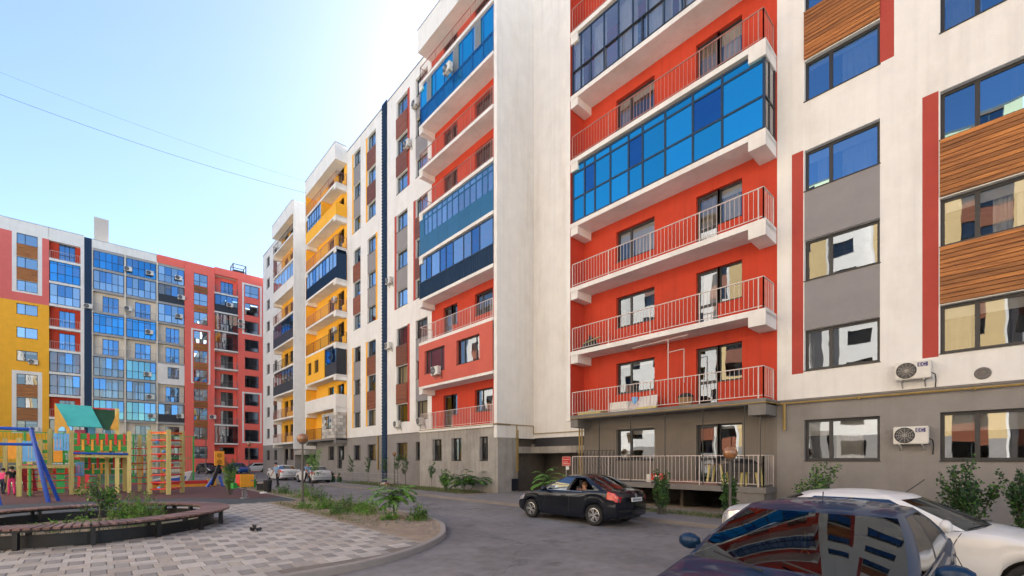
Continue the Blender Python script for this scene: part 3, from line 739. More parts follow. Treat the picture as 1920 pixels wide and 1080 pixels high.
# --- bay B2 (yellow), Y 55 .. 63.1
bay(63.1, 55.0, 'yellow', 'plinth', (59.8, 58.2), (62, 60.3, 60.9), 2, range(0, 10))
u0, u1 = -63.1, -55.02; WC = u1-u0
for k in range(1, 10):
    s = slab(main, u0, u1, k, F(k), DEP, 'white', bl=True, br=False)
    if k in (1, 2, 4, 6, 8, 9): railing(s, .04, WC-.04, 0, DEP, 'raildark' if k in (9, 4) else 'railred', sides='l', step=.2)
    if k in (7, 5, 3):
        fm = {7: 'greyf', 5: 'blackpanel', 3: 'blackpanel'}[k]
        glazing(s, .05, WC-.03, 1.1, 2.72, -DEP+.06, even(7), [], fm, {7: 'panesky', 5: 'panedark', 3: 'pane'}[k], .09)
        mb = MB(); mb.box(.03, WC-.03, -DEP+.05, -DEP+.09, 0, 1.12); mb.build('panel', M['white2'] if k == 7 else M['blackpanel'], s)
roof_box(63.1, 55.02)
C5 = [(66.6, 65.1), (70.2, 68.6)]
hs = [(-a, -b, ZW(k), ZW(k)+WH) for a, b in C5 for k in range(0, 10)]
wall(main, 'wall', -72, -63.1, 0, TOP, 0, [M['white'], M['plinth'], M['grey']], hs, [(-72, -63.1, 0, LEDGE, 1), (-66.6, -65.1, ZW(1), ZW(3), 2), (-66.6, -65.1, ZW(7), ZW(9), 2)])
for a, b in C5:
    for k in range(10): window(main, -a, ZW(k), a-b, WH, splits=(.4,), one=True, depth=.14)
for k in (1, 2, 7, 8): planks(main, -66.6, ZW(k)+WH+.04, 1.5, 3-WH-.08, 0, 'woodred', .14, single=False)
# --- body, roof and ledges
room_floors(main, -72, 14, [F(k) for k in range(1, 10)], .27, 3.2, 31.0) if False else None
for a, b in ((-72, -55.3), (-50.5, -19.5), (-13.55, 14)):
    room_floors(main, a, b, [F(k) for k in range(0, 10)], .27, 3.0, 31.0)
mb = MB(); mb.box(-72, 14, 5, 14, 0, 31.0)
for a, b in ((-72, -55.02), (-50.6, -19.42), (-13.78, 14)): mb.box(a, b, .002, 2.2, 31.0, 31.18)
mb.box(-72, 14, 2.2, 14, 31.0, 31.18); mb.box(-84.6, -72, 4.8, 14, 0, 31.1); mb.build('body', M['white'], main)  # last box: unseen wing, added to block the sun from the court
mb = MB()
for a, b in ((-5.31, 14), (-42.2, -27.42), (-72, -63.1)): mb.box(a, b, -.05, .3, TOP, TOP+.07)
mb.build('parapet_flashing', M['metal'], main)
mb.m and None
for a, b, h in ((-5.31, 14, .62), (-42.2, -27.45, .5)):
    MB().box(a, b, -.035, -.001, LEDGE-.03, LEDGE+.03).build('ledge', M['slab'], main); MB().box(a, b, -.03, -.001, 0, h).build('plinth', M['plinth'], main)
# gas pipes
mb = MB(); z = LEDGE-.1
mb.tube([(-5.3, -.09, z), (14, -.09, z)], .032); mb.tube([(-5.06, -.09, z), (-5.06, -.09, 2.95)], .05)
mb.tube([(-13.7, -1.12, z-.0), (-5.3, -1.12, z)], .022); mb.tube([(-5.3, -1.12, z), (-5.2, -.09, z)], .022)
for x in (-3, -.5, 2, 4.5): mb.box(x-.02, x+.02, -.12, -.0, z-.05, z+.05)
mb.build('gas_pipe', M['gas'], main)
mb = MB(); mb.tube([(-27.3, -1.06, LEDGE+.0), (-19.05, -1.06, LEDGE), (-19.05, 1.82, LEDGE), (-19.05, 1.82, 3.5), (-14.1, 1.82, 3.5), (-14.1, 1.82, 3.3)], .025)
mb.tube([(-19.05, .45, LEDGE), (-19.05, .45, 1.2)], .035); mb.tube([(-19.05, .55, LEDGE-.3), (-19.05, .55, 1.3)], .03)
mb.tube([(-13.9, -.2, 3.5), (-13.9, -.2, .4)], .04); mb.tube([(-13.75, -.2, 3.5), (-13.75, -.2, .4)], .035)
mb.tube([(-35.6, -.1, LEDGE), (-35.6, -.1, 1.1)], .07)
mb.build('gas_pipe', M['gas'], main)
# tie rods hanging in front of the ground balcony
for u in (-12.1, -10.5, -8.95, -7.45, -6.0, -5.5): MB().box(u-.012, u+.012, -1.06, -1.036, 1.02, 3.8).build('tie_rod', M['blackmetal'], main)
# solid base of the ground balcony
mb = MB(); mb.box(-6.4, -5.4, -1.0, -.002, .0, .82); mb.build('balcony_base', M['slab'], main)
# ------------------------------------------------------------------ far block (facade plane Y = 85, local x = X)
YF = 85.0
far = thing('apartment_building', 'distant ten storey block in yellow, white and coral red behind the playground', 'building', (0, YF, 0))
G_ = lambda k: 1.62 + 3*k
FT = 32.55
M['coral'] = mat('coral_red_stucco', (.84, .16, .125), .9, .05, 1, .2, 30)
M['pinkred'] = mat('pink_red_stucco', (.72, .16, .14), .9, .05, 1, .2, 30)
M['cream'] = mat('cream_stucco', (.72, .65, .55), .9, .06, 1, .2, 30, dirt=(.4, .33, .26), dirt_amt=.25)
rf = random.Random(21)
# S1
hs = [(-7.76, -5.9, G_(k)+1.0, G_(k)+2.35) for k in range(0, 10)]
yb = G_(7)-.35
reg = [(-26, -4.86, 0, yb, 1), (-26, -4.86, yb, FT, 2), (-26, -1.5, 31.0, FT, 0), (-8.12, -5.52, 0, 0, 0)]
for k0 in (1, 7): reg.append((-8.16, -5.5, G_(k0)+.75, G_(k0+2)+(2.75 if k0 == 1 else 4.5), 0))
reg.append((-26, -4.86, 0, 1.6, 3))
wall(far, 'wall', -26, -4.86, 0, FT, 0, [M['white'], M['yellow'], M['pinkred'], M['plinth']], hs, reg)
for k in range(10): window(far, -7.76, G_(k)+1.0, 1.86, 1.35, splits=(.4,), pm='pane' if k < 5 else 'panesky', depth=.12, fm='bluef' if k > 5 else 'frame')
for k in (1, 2, 7, 8): planks(far, -7.76, G_(k)+2.38, 1.86, 1.6, 0, 'wood', .2, single=False)
# loggia columns
def loggia(u0, u1, spec, backm, slabm='white', depth=.6, colw=.0, fm='bluef', ks=range(0, 10), back_door=(.3, .82), ncol=5):
    hs = []; W = u1-u0
    for k in ks: hs.append((u0+W*back_door[0], u0+W*back_door[1], G_(k)+.1, G_(k)+2.35))
    wall(far, 'wall', u0, u1, 0, 31.3, depth, [M[backm]], hs)
    for k in ks:
        kind = spec.get(k, 'o')
        mb = MB(); mb.box(0, W, 0, depth-.003, -.3, 0); s = mb.build('balcony', M[slabm], far, (u0, 0, G_(k)))
        window(s, W*back_door[0], .1, W*(back_door[1]-back_door[0]), 2.25, y=depth, splits=(.36, .64), one=kind != 'o', name='balcony_door', tr=.8 if kind == 'o' else None, fm=fm, pm='panedark' if k > 2 else 'pane', sill=False, depth=.1)
        if kind == 'o': railing(s, .02, W-.02, 0, 0, 'rail' if backm != 'cream' else 'greyf', 1.05, .22, '', off=.06)
        else:
            gm = {'b': 'panefar', 's': 'panesky', 'g': 'pane', 't': 'paneteal', 'd': 'pane'}[kind]
            dk = {(rf.randrange(ncol), 1), (rf.randrange(1, ncol), 1)}
            glazing(s, .03, W-.03, .02, 2.68, .06, even(ncol), [.42, .88] if kind == 'b' else [.42], fm if kind in 'bs' else 'frame', gm, .07, dk, 'panedark')
            if kind == 'd': mb = MB(); mb.box(.03, W-.03, .02, .055, 0, 1.1); mb.build('panel', M['blackpanel'], s)
    mb = MB(); mb.box(u0, u1, 0, depth, 31.3-.35, 31.3); mb.build('slab', M[slabm], far)
M['paneteal'] = glass('teal_pane', (.35, .7, .8), .45, (.3, .5, .55))
loggia(-4.86, -1.87, {8: 'b', 7: 's', 4: 'g', 3: 'g', 1: 'g'}, 'red', ncol=4)
mb = MB(); mb.box(-1.87, -1.5, 0, 1.5, 0, 31.3); mb.build('pilaster', M['white'], far)
mb = MB(); mb.box(-4.9, -1.5, 0, 1.5, 31.3, FT); mb.build('parapet', M['white'], far)
mb = MB(); mb.box(-1.5, -.75, -.05, 1.3, 0, FT-.1); z = .2
while z < FT-.4: mb.box(-1.47, -.78, -.075, -.05, z, z+.12); z += .24
mb.build('louvered_duct', M['navy'], far)
mb = MB(); mb.box(-.75, -.62, -.02, 1.4, 0, 31.3); mb.box(2.66, 2.84, -.04, 1.4, 0, 31.3); mb.box(6.27, 6.45, -.06, 1.4, 0, 31.5); mb.build('pilaster', M['cream'], far)
loggia(-.62, 2.66, {9: 'b', 8: 's', 6: 'b', 4: 'g', 3: 'g', 2: 't'}, 'cream', 'greyf')
loggia(2.84, 6.27, {9: 'b', 8: 's', 6: 'b', 4: 't', 3: 'g', 2: 't'}, 'cream', 'greyf')
mb = MB(); mb.box(-.75, 6.3, -.03, 1.4, 31.3, FT-.15); mb.build('parapet', M['white'], far)
loggia(6.45, 9.67, {9: 's', 8: 'd', 7: 's', 2: 'd'}, 'cream', 'greyf', ncol=4)
mb = MB(); hw = [(1.1, 2.5, 1.0, 2.35)]
s4 = wall(far, 'wall', 6.46, 9.66, G_(4)-.32, G_(5)-.3, -.02, [M['white']], [(7.6, 9.0, G_(4)+.6, G_(4)+2.3)])
window(far, 7.6, G_(4)+.6, 1.4, 1.7, y=-.02, splits=(.35, .65), pm='pane')
mb = MB(); mb.box(6.35, 9.67, -.08, 1.4, 31.3, FT-.05); mb.build('parapet', M['coral'], far)
# red part
U6 = (10.85, 12.65)
hs = [(U6[0], U6[1], G_(k)+.55, G_(k)+2.45) for k in range(10)]
def frame_strip(u0, u1, z0, z1, w_=.22):
    mb = MB(); mb.box(u0-w_, u0, -.03, -.001, z0-w_, z1+w_); mb.box(u1, u1+w_, -.03, -.001, z0-w_, z1+w_); mb.box(u0, u1, -.03, -.001, z1, z1+w_); mb.box(u0, u1, -.03, -.001, z0-w_, z0); mb.build('white_surround', M['white'], far)
wall(far, 'wall', 9.67, 13.6, 0, FT, 0, [M['coral']], hs)
for k in range(10):
    window(far, U6[0], G_(k)+.55, 1.8, 1.9, splits=(.42,), tr=.72, one=False, fm='bluef' if k > 5 else 'frame', pm='panesky', depth=.12, curtain=('curtain', .05, .95) if k < 4 else ('curtain', .6, .95))
    if k in (1, 2, 3, 4, 5, 7, 8): planks(far, U6[0], G_(k)+2.5, 1.8, .95, 0, 'wood', .19, single=False)
frame_strip(10.72, 12.78, G_(4)+.45, G_(6)+2.55)
# balcony column
U7 = (13.6, 16.75)
hs = [(14.55, 16.3, G_(k)+.08, G_(k)+2.35) for k in range(1, 10)] + [(14.4, 16.5, 2.9, 4.0)]
wall(far, 'wall', 13.6, 16.75, 0, FT-.2, .9, [M['coral']], hs)
mb = MB(); mb.box(13.56, 16.8, -.25, .9, FT-1.0, FT+.12); mb.build('roof_canopy', M['coral'], far)
window(far, 14.4, 2.9, 2.1, 1.1, y=.9, splits=(), fm='frame')
for k in range(1, 10):
    mb = MB(); mb.box(0, 3.25, -.5, .896, -.22, 0); s = mb.build('balcony', M['white'], far, (13.52, 0, G_(k)))
    window(s, 1.03, .08, 1.75, 2.27, y=.9, splits=(.36, .64), name='balcony_door', sill=False, one=False, tr=.8, pm='panedark' if k > 6 else 'paneclear', curtain=('curtain', .1, .6))
    if k in (9, 5, 4, 3, 2): railing(s, .02, 3.2, 0, .5, 'greyf', 1.05, .2, 'lr')
    elif k == 8:
        glazing(s, .03, 3.2, 1.1, 2.75, -.45, even(4), [], 'blackpanel', 'panedark', .07); mb = MB(); mb.box(.03, 3.2, -.44, -.4, 0, 1.1); mb.box(.03, .07, -.44, .85, 0, 2.75); mb.build('panel', M['blackpanel'], s)
    else:
        glazing(s, .03, 3.2, .02, 2.75, -.45, even(4), [.4], 'blackpanel', 'paneclear', .07); mb = MB(); mb.box(.03, .07, -.44, .85, 0, .08); mb.box(.03, .07, -.44, .85, 2.7, 2.77); mb.build('glazing_frame', M['blackpanel'], s)
# right red part
U8 = (17.75, 19.8)
hs = [(U8[0], U8[1], G_(k)+.35, G_(k)+2.3) for k in range(10)]
wall(far, 'wall', 16.75, 21.2, 0, FT+.1, -.35, [M['coral']], hs)
mb = MB(); mb.box(16.75, 16.9, -.345, .9, 0, FT); mb.build('wall', M['coral'], far)
for k in range(10): window(far, U8[0], G_(k)+.35, 2.05, 1.95, y=-.35, splits=(.38,), tr=.65, pm='panesky', depth=.12, curtain=('curtain', .05, .95) if k in (7, 6, 5, 3, 2, 1, 0) else ('curtain2', .5, .95))
for k0 in (1, 7):
    mb = MB(); w_ = .26; z0, z1 = G_(k0)+.1, G_(k0+2)+2.55
    for a, b in ((17.35, 17.35+w_), (20.0, 20.0+w_)): mb.box(a, b, -.38, -.351, z0, z1)
    mb.box(17.35+w_, 20.0, -.38, -.351, z1-w_, z1); mb.box(17.35+w_, 20.0, -.38, -.351, z0, z0+w_); mb.build('white_surround', M['white'], far)
# yellow end piece
hs = [(22.0, 23.2, G_(k)+.7, G_(k)+2.3) for k in range(10)]
wall(far, 'wall', 21.2, 26, 0, FT-.9, 1.2, [M['coral'], M['white']], hs, [(21.7, 23.5, 3, 8, 1), (21.7, 23.5, 16, 23, 1)])
for k in range(10): window(far, 22.0, G_(k)+.7, 1.2, 1.6, y=1.2, splits=(.5,), one=True)
for k in range(0, 9, 2): planks(far, 22.0, G_(k)+2.4, 1.2, 1.1, 1.2, 'wood', .2, single=False)
mb = MB(); mb.box(20.9, 21.2, -.34, 2.5, 0, FT+.05); mb.build('end_wall', M['coral'], far)
# ledge, body, roof
mb = MB(); mb.box(9.6, 13.6, -.04, -.001, 4.15, 4.27); mb.box(16.75, 21.2, -.4, -.351, 4.15, 4.27); mb.build('ledge', M['coral'], far)
room_floors(far, -26, 26, [G_(k) for k in range(0, 10)], 1.5, 4.2, 31.2)
mb = MB(); mb.box(-26, 26, 4.6, 15, 0, 31.5); mb.box(-26, 26, .3, 15, 31.5, 31.7); mb.build('body', M['cream'], far)
mb = MB(); mb.box(-26, -4.86, -.04, .3, FT, FT+.07); mb.box(-4.86, -1.5, -.04, 1.5, FT, FT+.07); mb.box(-.75, 6.3, -.06, 1.4, FT-.15, FT-.08); mb.build('parapet_flashing', M['metal'], far)
mb = MB(); mb.box(-.55, 1.05, 5, 7, 31.6, 37.6); mb.build('stair_tower', M['greyf'], far)
mb = MB()
for x in (16.7, 18.6):
    for y in (3, 4.8): mb.box(x-.07, x+.07, y-.07, y+.07, 31.6, 35.2)
for z in (34.0, 35.1):
    mb.box(16.7, 18.6, 2.95, 3.05, z, z+.1); mb.box(16.7, 18.6, 4.75, 4.85, z, z+.1); mb.box(16.65, 16.75, 3, 4.8, z, z+.1); mb.box(18.55, 18.65, 3, 4.8, z, z+.1)
mb.box(16.9, 18.4, 3.2, 4.6, 32, 34.3, 0); mb.build('roof_frame', M['raildark'], far)
# ------------------------------------------------------------------ block across the yard (outside the frame; the panes mirror it)
opp = thing('apartment_building', 'sunlit yellow and white block across the yard, mirrored in the lower window panes', 'building', (-19.6, 0, 0), R(90))
M['oyellow'] = mat('pale_yellow_stucco', (.6, .44, .22), .9, .06, 1, .2, 30); M['ocream'] = mat('dull_cream_stucco', (.68, .66, .63), .9, .06, 1, .2, 30)
x = -45; i = 0; Zo = lambda k: 1.2+3*k
while x < 70:
    wd = [9.2, 6.4, 8.0, 5.2][i % 4]; mcol = ['oyellow', 'ocream', 'ocream', 'grey'][(i*3) % 4 if i % 3 else i % 2]
    hs = []
    nW = 2 if wd > 6 else 1
    for k in range(10):
        for j in range(nW):
            c = x + wd*(j+.5)/nW; hs.append((c-.95, c+.95, Zo(k)+.9, Zo(k)+2.3))
    reg = [(x, x+wd, 0, 4, 1)]
    for q, h in enumerate(hs):
        if (q+i) % 3 == 0: reg.append((h[0], h[1], h[3], h[3]+1.6, 2))
    wall(opp, 'wall', x, x+wd, 0, 30.6, 0 if i % 2 else -.9, [M[mcol], M['plinth'], M['woodred'], M['white']], hs, reg)
    for h in hs: window(opp, h[0], h[2], 1.9, 1.4, y=0 if i % 2 else -.9, splits=(.4,), one=True)
    mb = MB()
    if i % 2 == 0:
        mb.box(x-.15, x, -.9, .3, 0, 30.6); mb.box(x+wd, x+wd+.15, -.9, .3, 0, 30.6); mb.build('end_wall', M['ocream'], opp)
    x += wd; i += 1
mb = MB(); mb.box(-45, 72, 2.2, 14, 0, 30.5); mb.box(-45, 72, -.9, 14, 30.6, 30.8); mb.build('body', M['interior'], opp)
# ------------------------------------------------------------------ cars
def interp(P, x):
    if x <= P[0][0]: return P[0][1]
    for (a, b), (c, d) in zip(P, P[1:]):
        if x <= c:
            t = (x-a)/(c-a); t = t*t*(3-2*t); return b+(d-b)*t
    return P[-1][1]
def paint(name, col, metal=.0, rough=.35):
    m = mat(name, col, .5, .04, 3, 0, 60, metal, .75, spec=.1); return m
M['tyre'] = mat('tyre_rubber', (.018, .018, .018), .85, .2, 12)
M['alloy'] = mat('alloy', (.62, .62, .64), .3, .05, 6, metal=.9)
M['carglass'] = glass('car_glass', (.92, .96, 1), .22, (.2, .24, .26), .002, .01, 0)
M['darkglass'] = glass('dark_car_glass', (.8, .9, 1), .2, (.05, .05, .055), .002, .01, 0)
M['screen'] = glass('windscreen_glass', (.62, .68, .74), .06, (.22, .25, .26), .002, .01, 0)
M['lampred'] = mat('red_lamp', (.55, .012, .02), .12, .2, 9, coat=1)
M['lampclear'] = mat('clear_lamp', (.55, .56, .58), .1, .4, 9, metal=.5, coat=1)
M['blackplastic'] = mat('black_plastic', (.015, .015, .016), .5, .1, 8)
M['plate'] = mat('number_plate', (.7, .7, .7), .5, .0)
M['seatcloth'] = mat('seat_cloth', (.035, .033, .033), .9, .2, 6)
def wheel(parent, x, y, zc, r, side):
    Mx = Matrix.Translation((0, 0, 0)) @ Matrix.Rotation(R(-90*side), 4, 'X')
    def mk():
        mb = MB(); w_ = .1
        mb.lathe([(r*.66, -w_), (r*.92, -w_*1.02), (r*.985, -w_*.8), (r, -w_*.4), (r, w_*.4), (r*.985, w_*.8), (r*.92, w_*1.02), (r*.68, w_*.95), (r*.66, w_*.6)], 32, 0, Mx); return mb.mesh('wheel', M['tyre'], True)
    o = O('wheel', cached(('tyre', r, side), mk), parent, (x, y, zc))
    def mk2():
        mb = MB(); q = r*.66
        mb.lathe([(q, .05), (q*1.0, .085), (q*.93, .09), (q*.9, .07), (q*.88, .02)], 32, 0, Mx)
        for i in range(5):
            for dd in (-.2, .2):
                t = 2*math.pi*i/5; a0 = t+dd*.35; a1 = t+dd*1.15
                p = Mx @ Vector((q*.16*math.cos(a0), q*.16*math.sin(a0), .075)); e = Mx @ Vector((q*.95*math.cos(a1), q*.95*math.sin(a1), .078))
                mb.bar(p, e, .03, .022, up=Mx @ Vector((0, 0, 1)) - Mx @ Vector((0, 0, 0)))
        mb.lathe([(0.0, .092), (q*.17, .09), (q*.2, .06)], 16, 0, Mx); return mb.mesh('rim', M['alloy'])
    O('rim', cached(('rim', r, side), mk2), o)
    def mk3():
        mb = MB(); mb.lathe([(0, .01), (r*.6, .012)], 20, 0, Mx); return mb.mesh('brake_disc', M['blackplastic'])
    O('brake_disc', cached(('bd', r, side), mk3), o)

def car(name, label, loc, rz, pm, L=4.4, W=1.74, H=1.5, hatch=False, simple=False, group=None, sideglass='darkglass', frontglass='screen', open_rear_left=False, rake=0, tail='lampred'):
    root = thing(name, label, 'car', loc, rz, group); hl = L/2; s = L/4.4
    xw = (hl-.85*s, -hl+.93*s); r = .315; ra = .36; zc = r
    hood = [(-hl, .88), (-hl+.12, .98), (-hl+.5, 1.03), (-hl+.8, 1.02), (0, .96), (.95*s, .94), (1.55*s, .84), (hl-.25, .72), (hl-.06, .62), (hl, .56)]
    if hatch: hood[0] = (-hl, .9)
    NS = 44 if simple else 110; xs = [-hl + L*i/NS for i in range(NS+1)]
    def section(x):
        e = abs(x)/hl; hw = W/2*(.86+.14*math.sqrt(max(0, 1-e**7)))
        zs = interp(hood, x); zb = .2 + .1*max(0, (e-.8)/.2)
        for xc in xw:
            if abs(x-xc) < ra: zb = max(zb, zc + math.sqrt(ra*ra-(x-xc)**2))
        zb = min(zb, zs-.12); crown = .055
        P = [(hw*.93, zb)]
        for f, wd in ((.12, .975), (.3, .995), (.5, 1.0), (.66, .982), (.74, .996), (.9, .98)): P.append((hw*wd, zb+(zs-zb)*f))
        P += [(hw*.945, zs), (hw*.9, zs+.012)]
        for f in (.72, .5, .25, 0): P.append((hw*f, zs+.012+crown*(1-(f/.9)**2)))
        return P
    secs = []
    for x in xs:
        P = section(x); full = [(x, -y, z) for y, z in P] + [(x, y, z) for y, z in reversed(P[:-1])]
        out = []
        for (px_, y, z) in full:
            e = max(0, (abs(x)-.62*hl)/(.38*hl)); sg = 1 if x > 0 else -1
            dx = e*e*(.24*(abs(y)/(W/2))**2.6 + (.25 if sg > 0 else .1)*max(0, z-.55)**1.3 + .12*max(0, .42-z))
            out.append((px_-sg*dx, y, z))
        secs.append(out)
    n = len(secs[0]); V = [p for sct in secs for p in sct]; faces = []
    for i in range(NS):
        for j in range(n-1): faces.append((i*n+j, (i+1)*n+j, (i+1)*n+j+1, i*n+j+1))
    faces.append(tuple(range(n))); faces.append(tuple(reversed(range(NS*n, NS*n+n))))
    # greenhouse
    zb_ = .985
    if hatch: belt = dict(fc=1.05*s, fx=.8*s, rx=-hl+.32, rc=-hl+.2); roof = dict(fc=.28*s, fx=.16*s, rx=-hl+.72, rc=-hl+.6)
    elif rake: belt = dict(fc=1.3*s, fx=1.02*s, rx=-1.6*s, rc=-1.86*s); roof = dict(fc=.1*s, fx=-.04*s, rx=-.86*s, rc=-.98*s)
    else: belt = dict(fc=1.06*s, fx=.78*s, rx=-1.42*s, rc=-1.68*s); roof = dict(fc=.24*s, fx=.1*s, rx=-.86*s, rc=-.98*s)
    yb, yr = W/2*.925, W/2*.69
    zr = lambda x: H-.055-.05*((x+.35)/1.0)**2*.5
    def loop(d, yh, zf):
        P = []; nW = 8
        for i in range(nW+1): v = -1+2*i/nW; P.append(('w', i, d['fx']+(d['fc']-d['fx'])*(1-v*v), v*yh*.93))   # windscreen, from -y to +y
        us = [0, .03, .06, .45, .5, .9, .94, 1.0]
        for i, u in enumerate(us): P.append(('l', i, d['fx']-.06-(d['fx']-.06-d['rx']-.05)*u, yh))
        for i in range(nW+1): v = 1-2*i/nW; P.append(('r', i, d['rx']-(d['rx']-d['rc'])*(1-v*v), v*yh*.92))
        for i, u in enumerate(reversed(us)): P.append(('k', i, d['fx']-.06-(d['fx']-.06-d['rx']-.05)*u, -yh))
        return [(a, b, Vector((x, y, zf(x, y)))) for a, b, x, y in P]
    bz = lambda x, y: interp(hood, min(max(x, -hl), hl)) + .02 if x > .6 or x < -1.2 else zb_
    LB = loop(belt, yb, bz); LR = loop(roof, yr, lambda x, y: zr(x)-.03*(abs(y)/yr)**2)
    T = [0, .05, .35, .65, .9, 1.0]; N_ = len(LB); k0 = len(V); gl = {}
    grid = []
    for t in T:
        rowp = []
        for (a, b, p), (_, _, q) in zip(LB, LR):
            c = p.lerp(q, t); bulge = .045*math.sin(math.pi*t)
            o_ = Vector((c.x-(-.3), c.y*1.6, 0)).normalized(); c = c+o_*bulge; rowp.append(c)
        grid.append(rowp)
    for rowp in grid: V += [tuple(p) for p in rowp]
    for ti in range(len(T)-1):
        for i in range(N_):
            j = (i+1) % N_; a, b = LB[i][0], LB[i][1]; same = LB[j][0] == a
            f = (k0+ti*N_+i, k0+ti*N_+j, k0+(ti+1)*N_+j, k0+(ti+1)*N_+i)
            inside = same and 0 < ti < len(T)-2
            if not same: key = None
            elif a == 'w': key = 'windscreen' if inside or ti == 0 else None
            elif a == 'r': key = 'rear_window' if inside else None
            else:
                u = b if a == 'l' else 6-b
                key = None
                if inside and u in (2,): key = 'side_window_f'+a
                elif inside and u in (4,): key = 'side_window_r'+a
                elif inside and u == 3: key = 'pillar'+a
            if key: gl.setdefault(key, []).append(f)
            else: faces.append(f)
    # roof cap
    rk = k0+(len(T)-1)*N_; cen = Vector((sum(p.x for p in grid[-1])/N_, 0, 0)); prev = [rk+i for i in range(N_)]
    for sc_ in (.8, .5, .2):
        cur_ = []
        for p in grid[-1]:
            q = cen+(Vector((p.x, p.y, 0))-cen)*sc_; z = p.z+(zr(q.x)+.045-p.z)*(1-sc_**2); cur_.append(len(V)); V.append((q.x, q.y, z))
        for i in range(N_): j = (i+1) % N_; faces.append((prev[i], prev[j], cur_[j], cur_[i]))
        prev = cur_
    faces.append(tuple(prev))
    V = [Vector(v) for v in V]
    rest = faces
    def part(nm, fs, m, smooth=True, parent=root, off=0):
        idx = {}; mv = []; mf = []
        for f in fs:
            g = []
            for i in f:
                if i not in idx: idx[i] = len(mv); mv.append(tuple(V[i]))
                g.append(idx[i])
            mf.append(tuple(g))
        me = bpy.data.meshes.new(nm); me.from_pydata(mv, [], mf); me.materials.append(m)
        me.polygons.foreach_set('use_smooth', [smooth]*len(mf))
        bm_ = bmesh.new(); bm_.from_mesh(me); bmesh.ops.recalc_face_normals(bm_, faces=bm_.faces); bm_.to_mesh(me); bm_.free()
        return O(nm, me, parent)
    body = part('body', rest, pm)
    # lamps wrap round the corners, laid 4 mm over the panels
    def lampstrip(nm, idx, rows, m, inw, sgx):
        for sd_ in (1, -1):
            mb = MB(); rr_ = rows if sd_ < 0 else [n-1-q for q in rows]
            pts = []
            for i in idx:
                pts.append([Vector(secs[i][q])+Vector((0, sd_*.004, 0)) for q in rr_])
            last = pts[-1]; cap1 = [Vector((p.x+sgx*.006, p.y, p.z)) for p in last]; cap2 = [Vector((p.x+sgx*.006, p.y*(1-inw*(.6+.4*t/(len(last)-1))), p.z)) for t, p in enumerate(cap1)]
            pts += [cap1, cap2]
            for u, v in zip(pts, pts[1:]):
                for q in range(len(u)-1): mb.face([u[q], v[q], v[q+1], u[q+1]])
            o = mb.build(nm, m, root); bm_ = bmesh.new(); bm_.from_mesh(o.data); bmesh.ops.remove_doubles(bm_, verts=bm_.verts, dist=.0005); bm_.to_mesh(o.data); bm_.free()
    kq = 6 if simple else 11
    lampstrip('taillight', list(range(kq-1, -1, -1)), [5, 6, 7, 8], M[tail], .32, -1)
    lampstrip('headlight', list(range(NS-kq-2, NS+1)), [5, 6, 7, 8], M['lampclear'], .4, 1)
    for k, f in gl.items():
        if k == 'windscreen': part('windscreen', f, M[frontglass])
        elif k == 'rear_window': part('rear_window', f, M['darkglass'])
        elif k[:6] == 'pillar': part('door_pillar', f, M['blackplastic'])
        elif open_rear_left and k == 'side_window_rl': pass
        else: part('side_window', f, M[sideglass])
    for x in xw:
        for sd_ in (1, -1): wheel(root, x, sd_*(W/2-.11), zc, r, sd_)
    mb = MB(); mb.box(-hl+.25, hl-.25, -W/2+.28, W/2-.28, .22, .6); mb.box(xw[1]-.5, xw[1]+.5, -W/2+.22, W/2-.22, .3, .8); mb.box(xw[0]-.5, xw[0]+.5, -W/2+.22, W/2-.22, .3, .6); mb.build('underbody', M['blackplastic'], root)
    # cabin
    mb = MB(); mb.box(-1.2*s, .55*s, -W/2+.2, W/2-.2, .35, .5); mb.box(.55*s, .95*s, -W/2+.15, W/2-.15, .5, .93)
    for y in (-.36, .36):
        mb.box(-.45*s, .1*s, y-.24, y+.24, .5, .62); mb.box(-.55*s, -.42*s, y-.23, y+.23, .55, 1.12); mb.box(-.53*s, -.45*s, y-.12, y+.12, 1.14, 1.32)
    mb.box(-1.25*s, -1.1*s, -W/2+.25, W/2-.25, .5, 1.08); mb.build('seats', M['seatcloth'], root)
    # mirrors
    for sd_ in (1, -1):
        mb = MB(); Mt = Matrix.Translation((.62*s, sd_*(W/2+.1), 1.03)) @ Matrix.Diagonal((.55, 1, .72, 1))
        mb.lathe([(.001, -.125), (.07, -.11), (.115, -.06), (.13, 0), (.115, .06), (.07, .11), (.001, .125)], 14, 0, Mt @ Matrix.Rotation(R(90), 4, 'X'))
        mb.bar((.64*s, sd_*(W/2-.06), .97), (.62*s, sd_*(W/2+.06), 1.0), .06, .04); mb.build('mirror', pm, root, smooth=True)
    if not simple:
        mb = MB()
        for u in (.72*s, -.32*s, -1.12*s if not hatch else -1.15*s):
            pts = []
            for f in range(8):
                z = .3+.64*f/7
                if u < -1 and z < .68: continue
                pts.append((u+(.05 if u > 0 else 0)*math.sin(f), None, z))
            for sd_ in (1, -1):
                q = []
                for (x, _, z) in pts:
                    P = section(x); yv = max(p[0] for p in P)
                    for (y1, z1), (y2, z2) in zip(P, P[1:]):
                        if z1 <= z <= z2 and z2 > z1: yv = y1+(y2-y1)*(z-z1)/(z2-z1); break
                    q.append((x, sd_*(yv-.0005), z))
                mb.tube(q, .0065, 4)
        sm = mb.build('door_seam', M['blackplastic'], root)
        for u in (-.1*s, -.95*s):
            for sd_ in (1, -1):
                mb = MB(); mb.box(u-.09, u+.09, sd_*(W/2-.012)-.012, sd_*(W/2-.012)+.022, .83, .86); mb.build('door_handle', pm, root)
        # chrome strip under the side windows
        mb = MB(); 
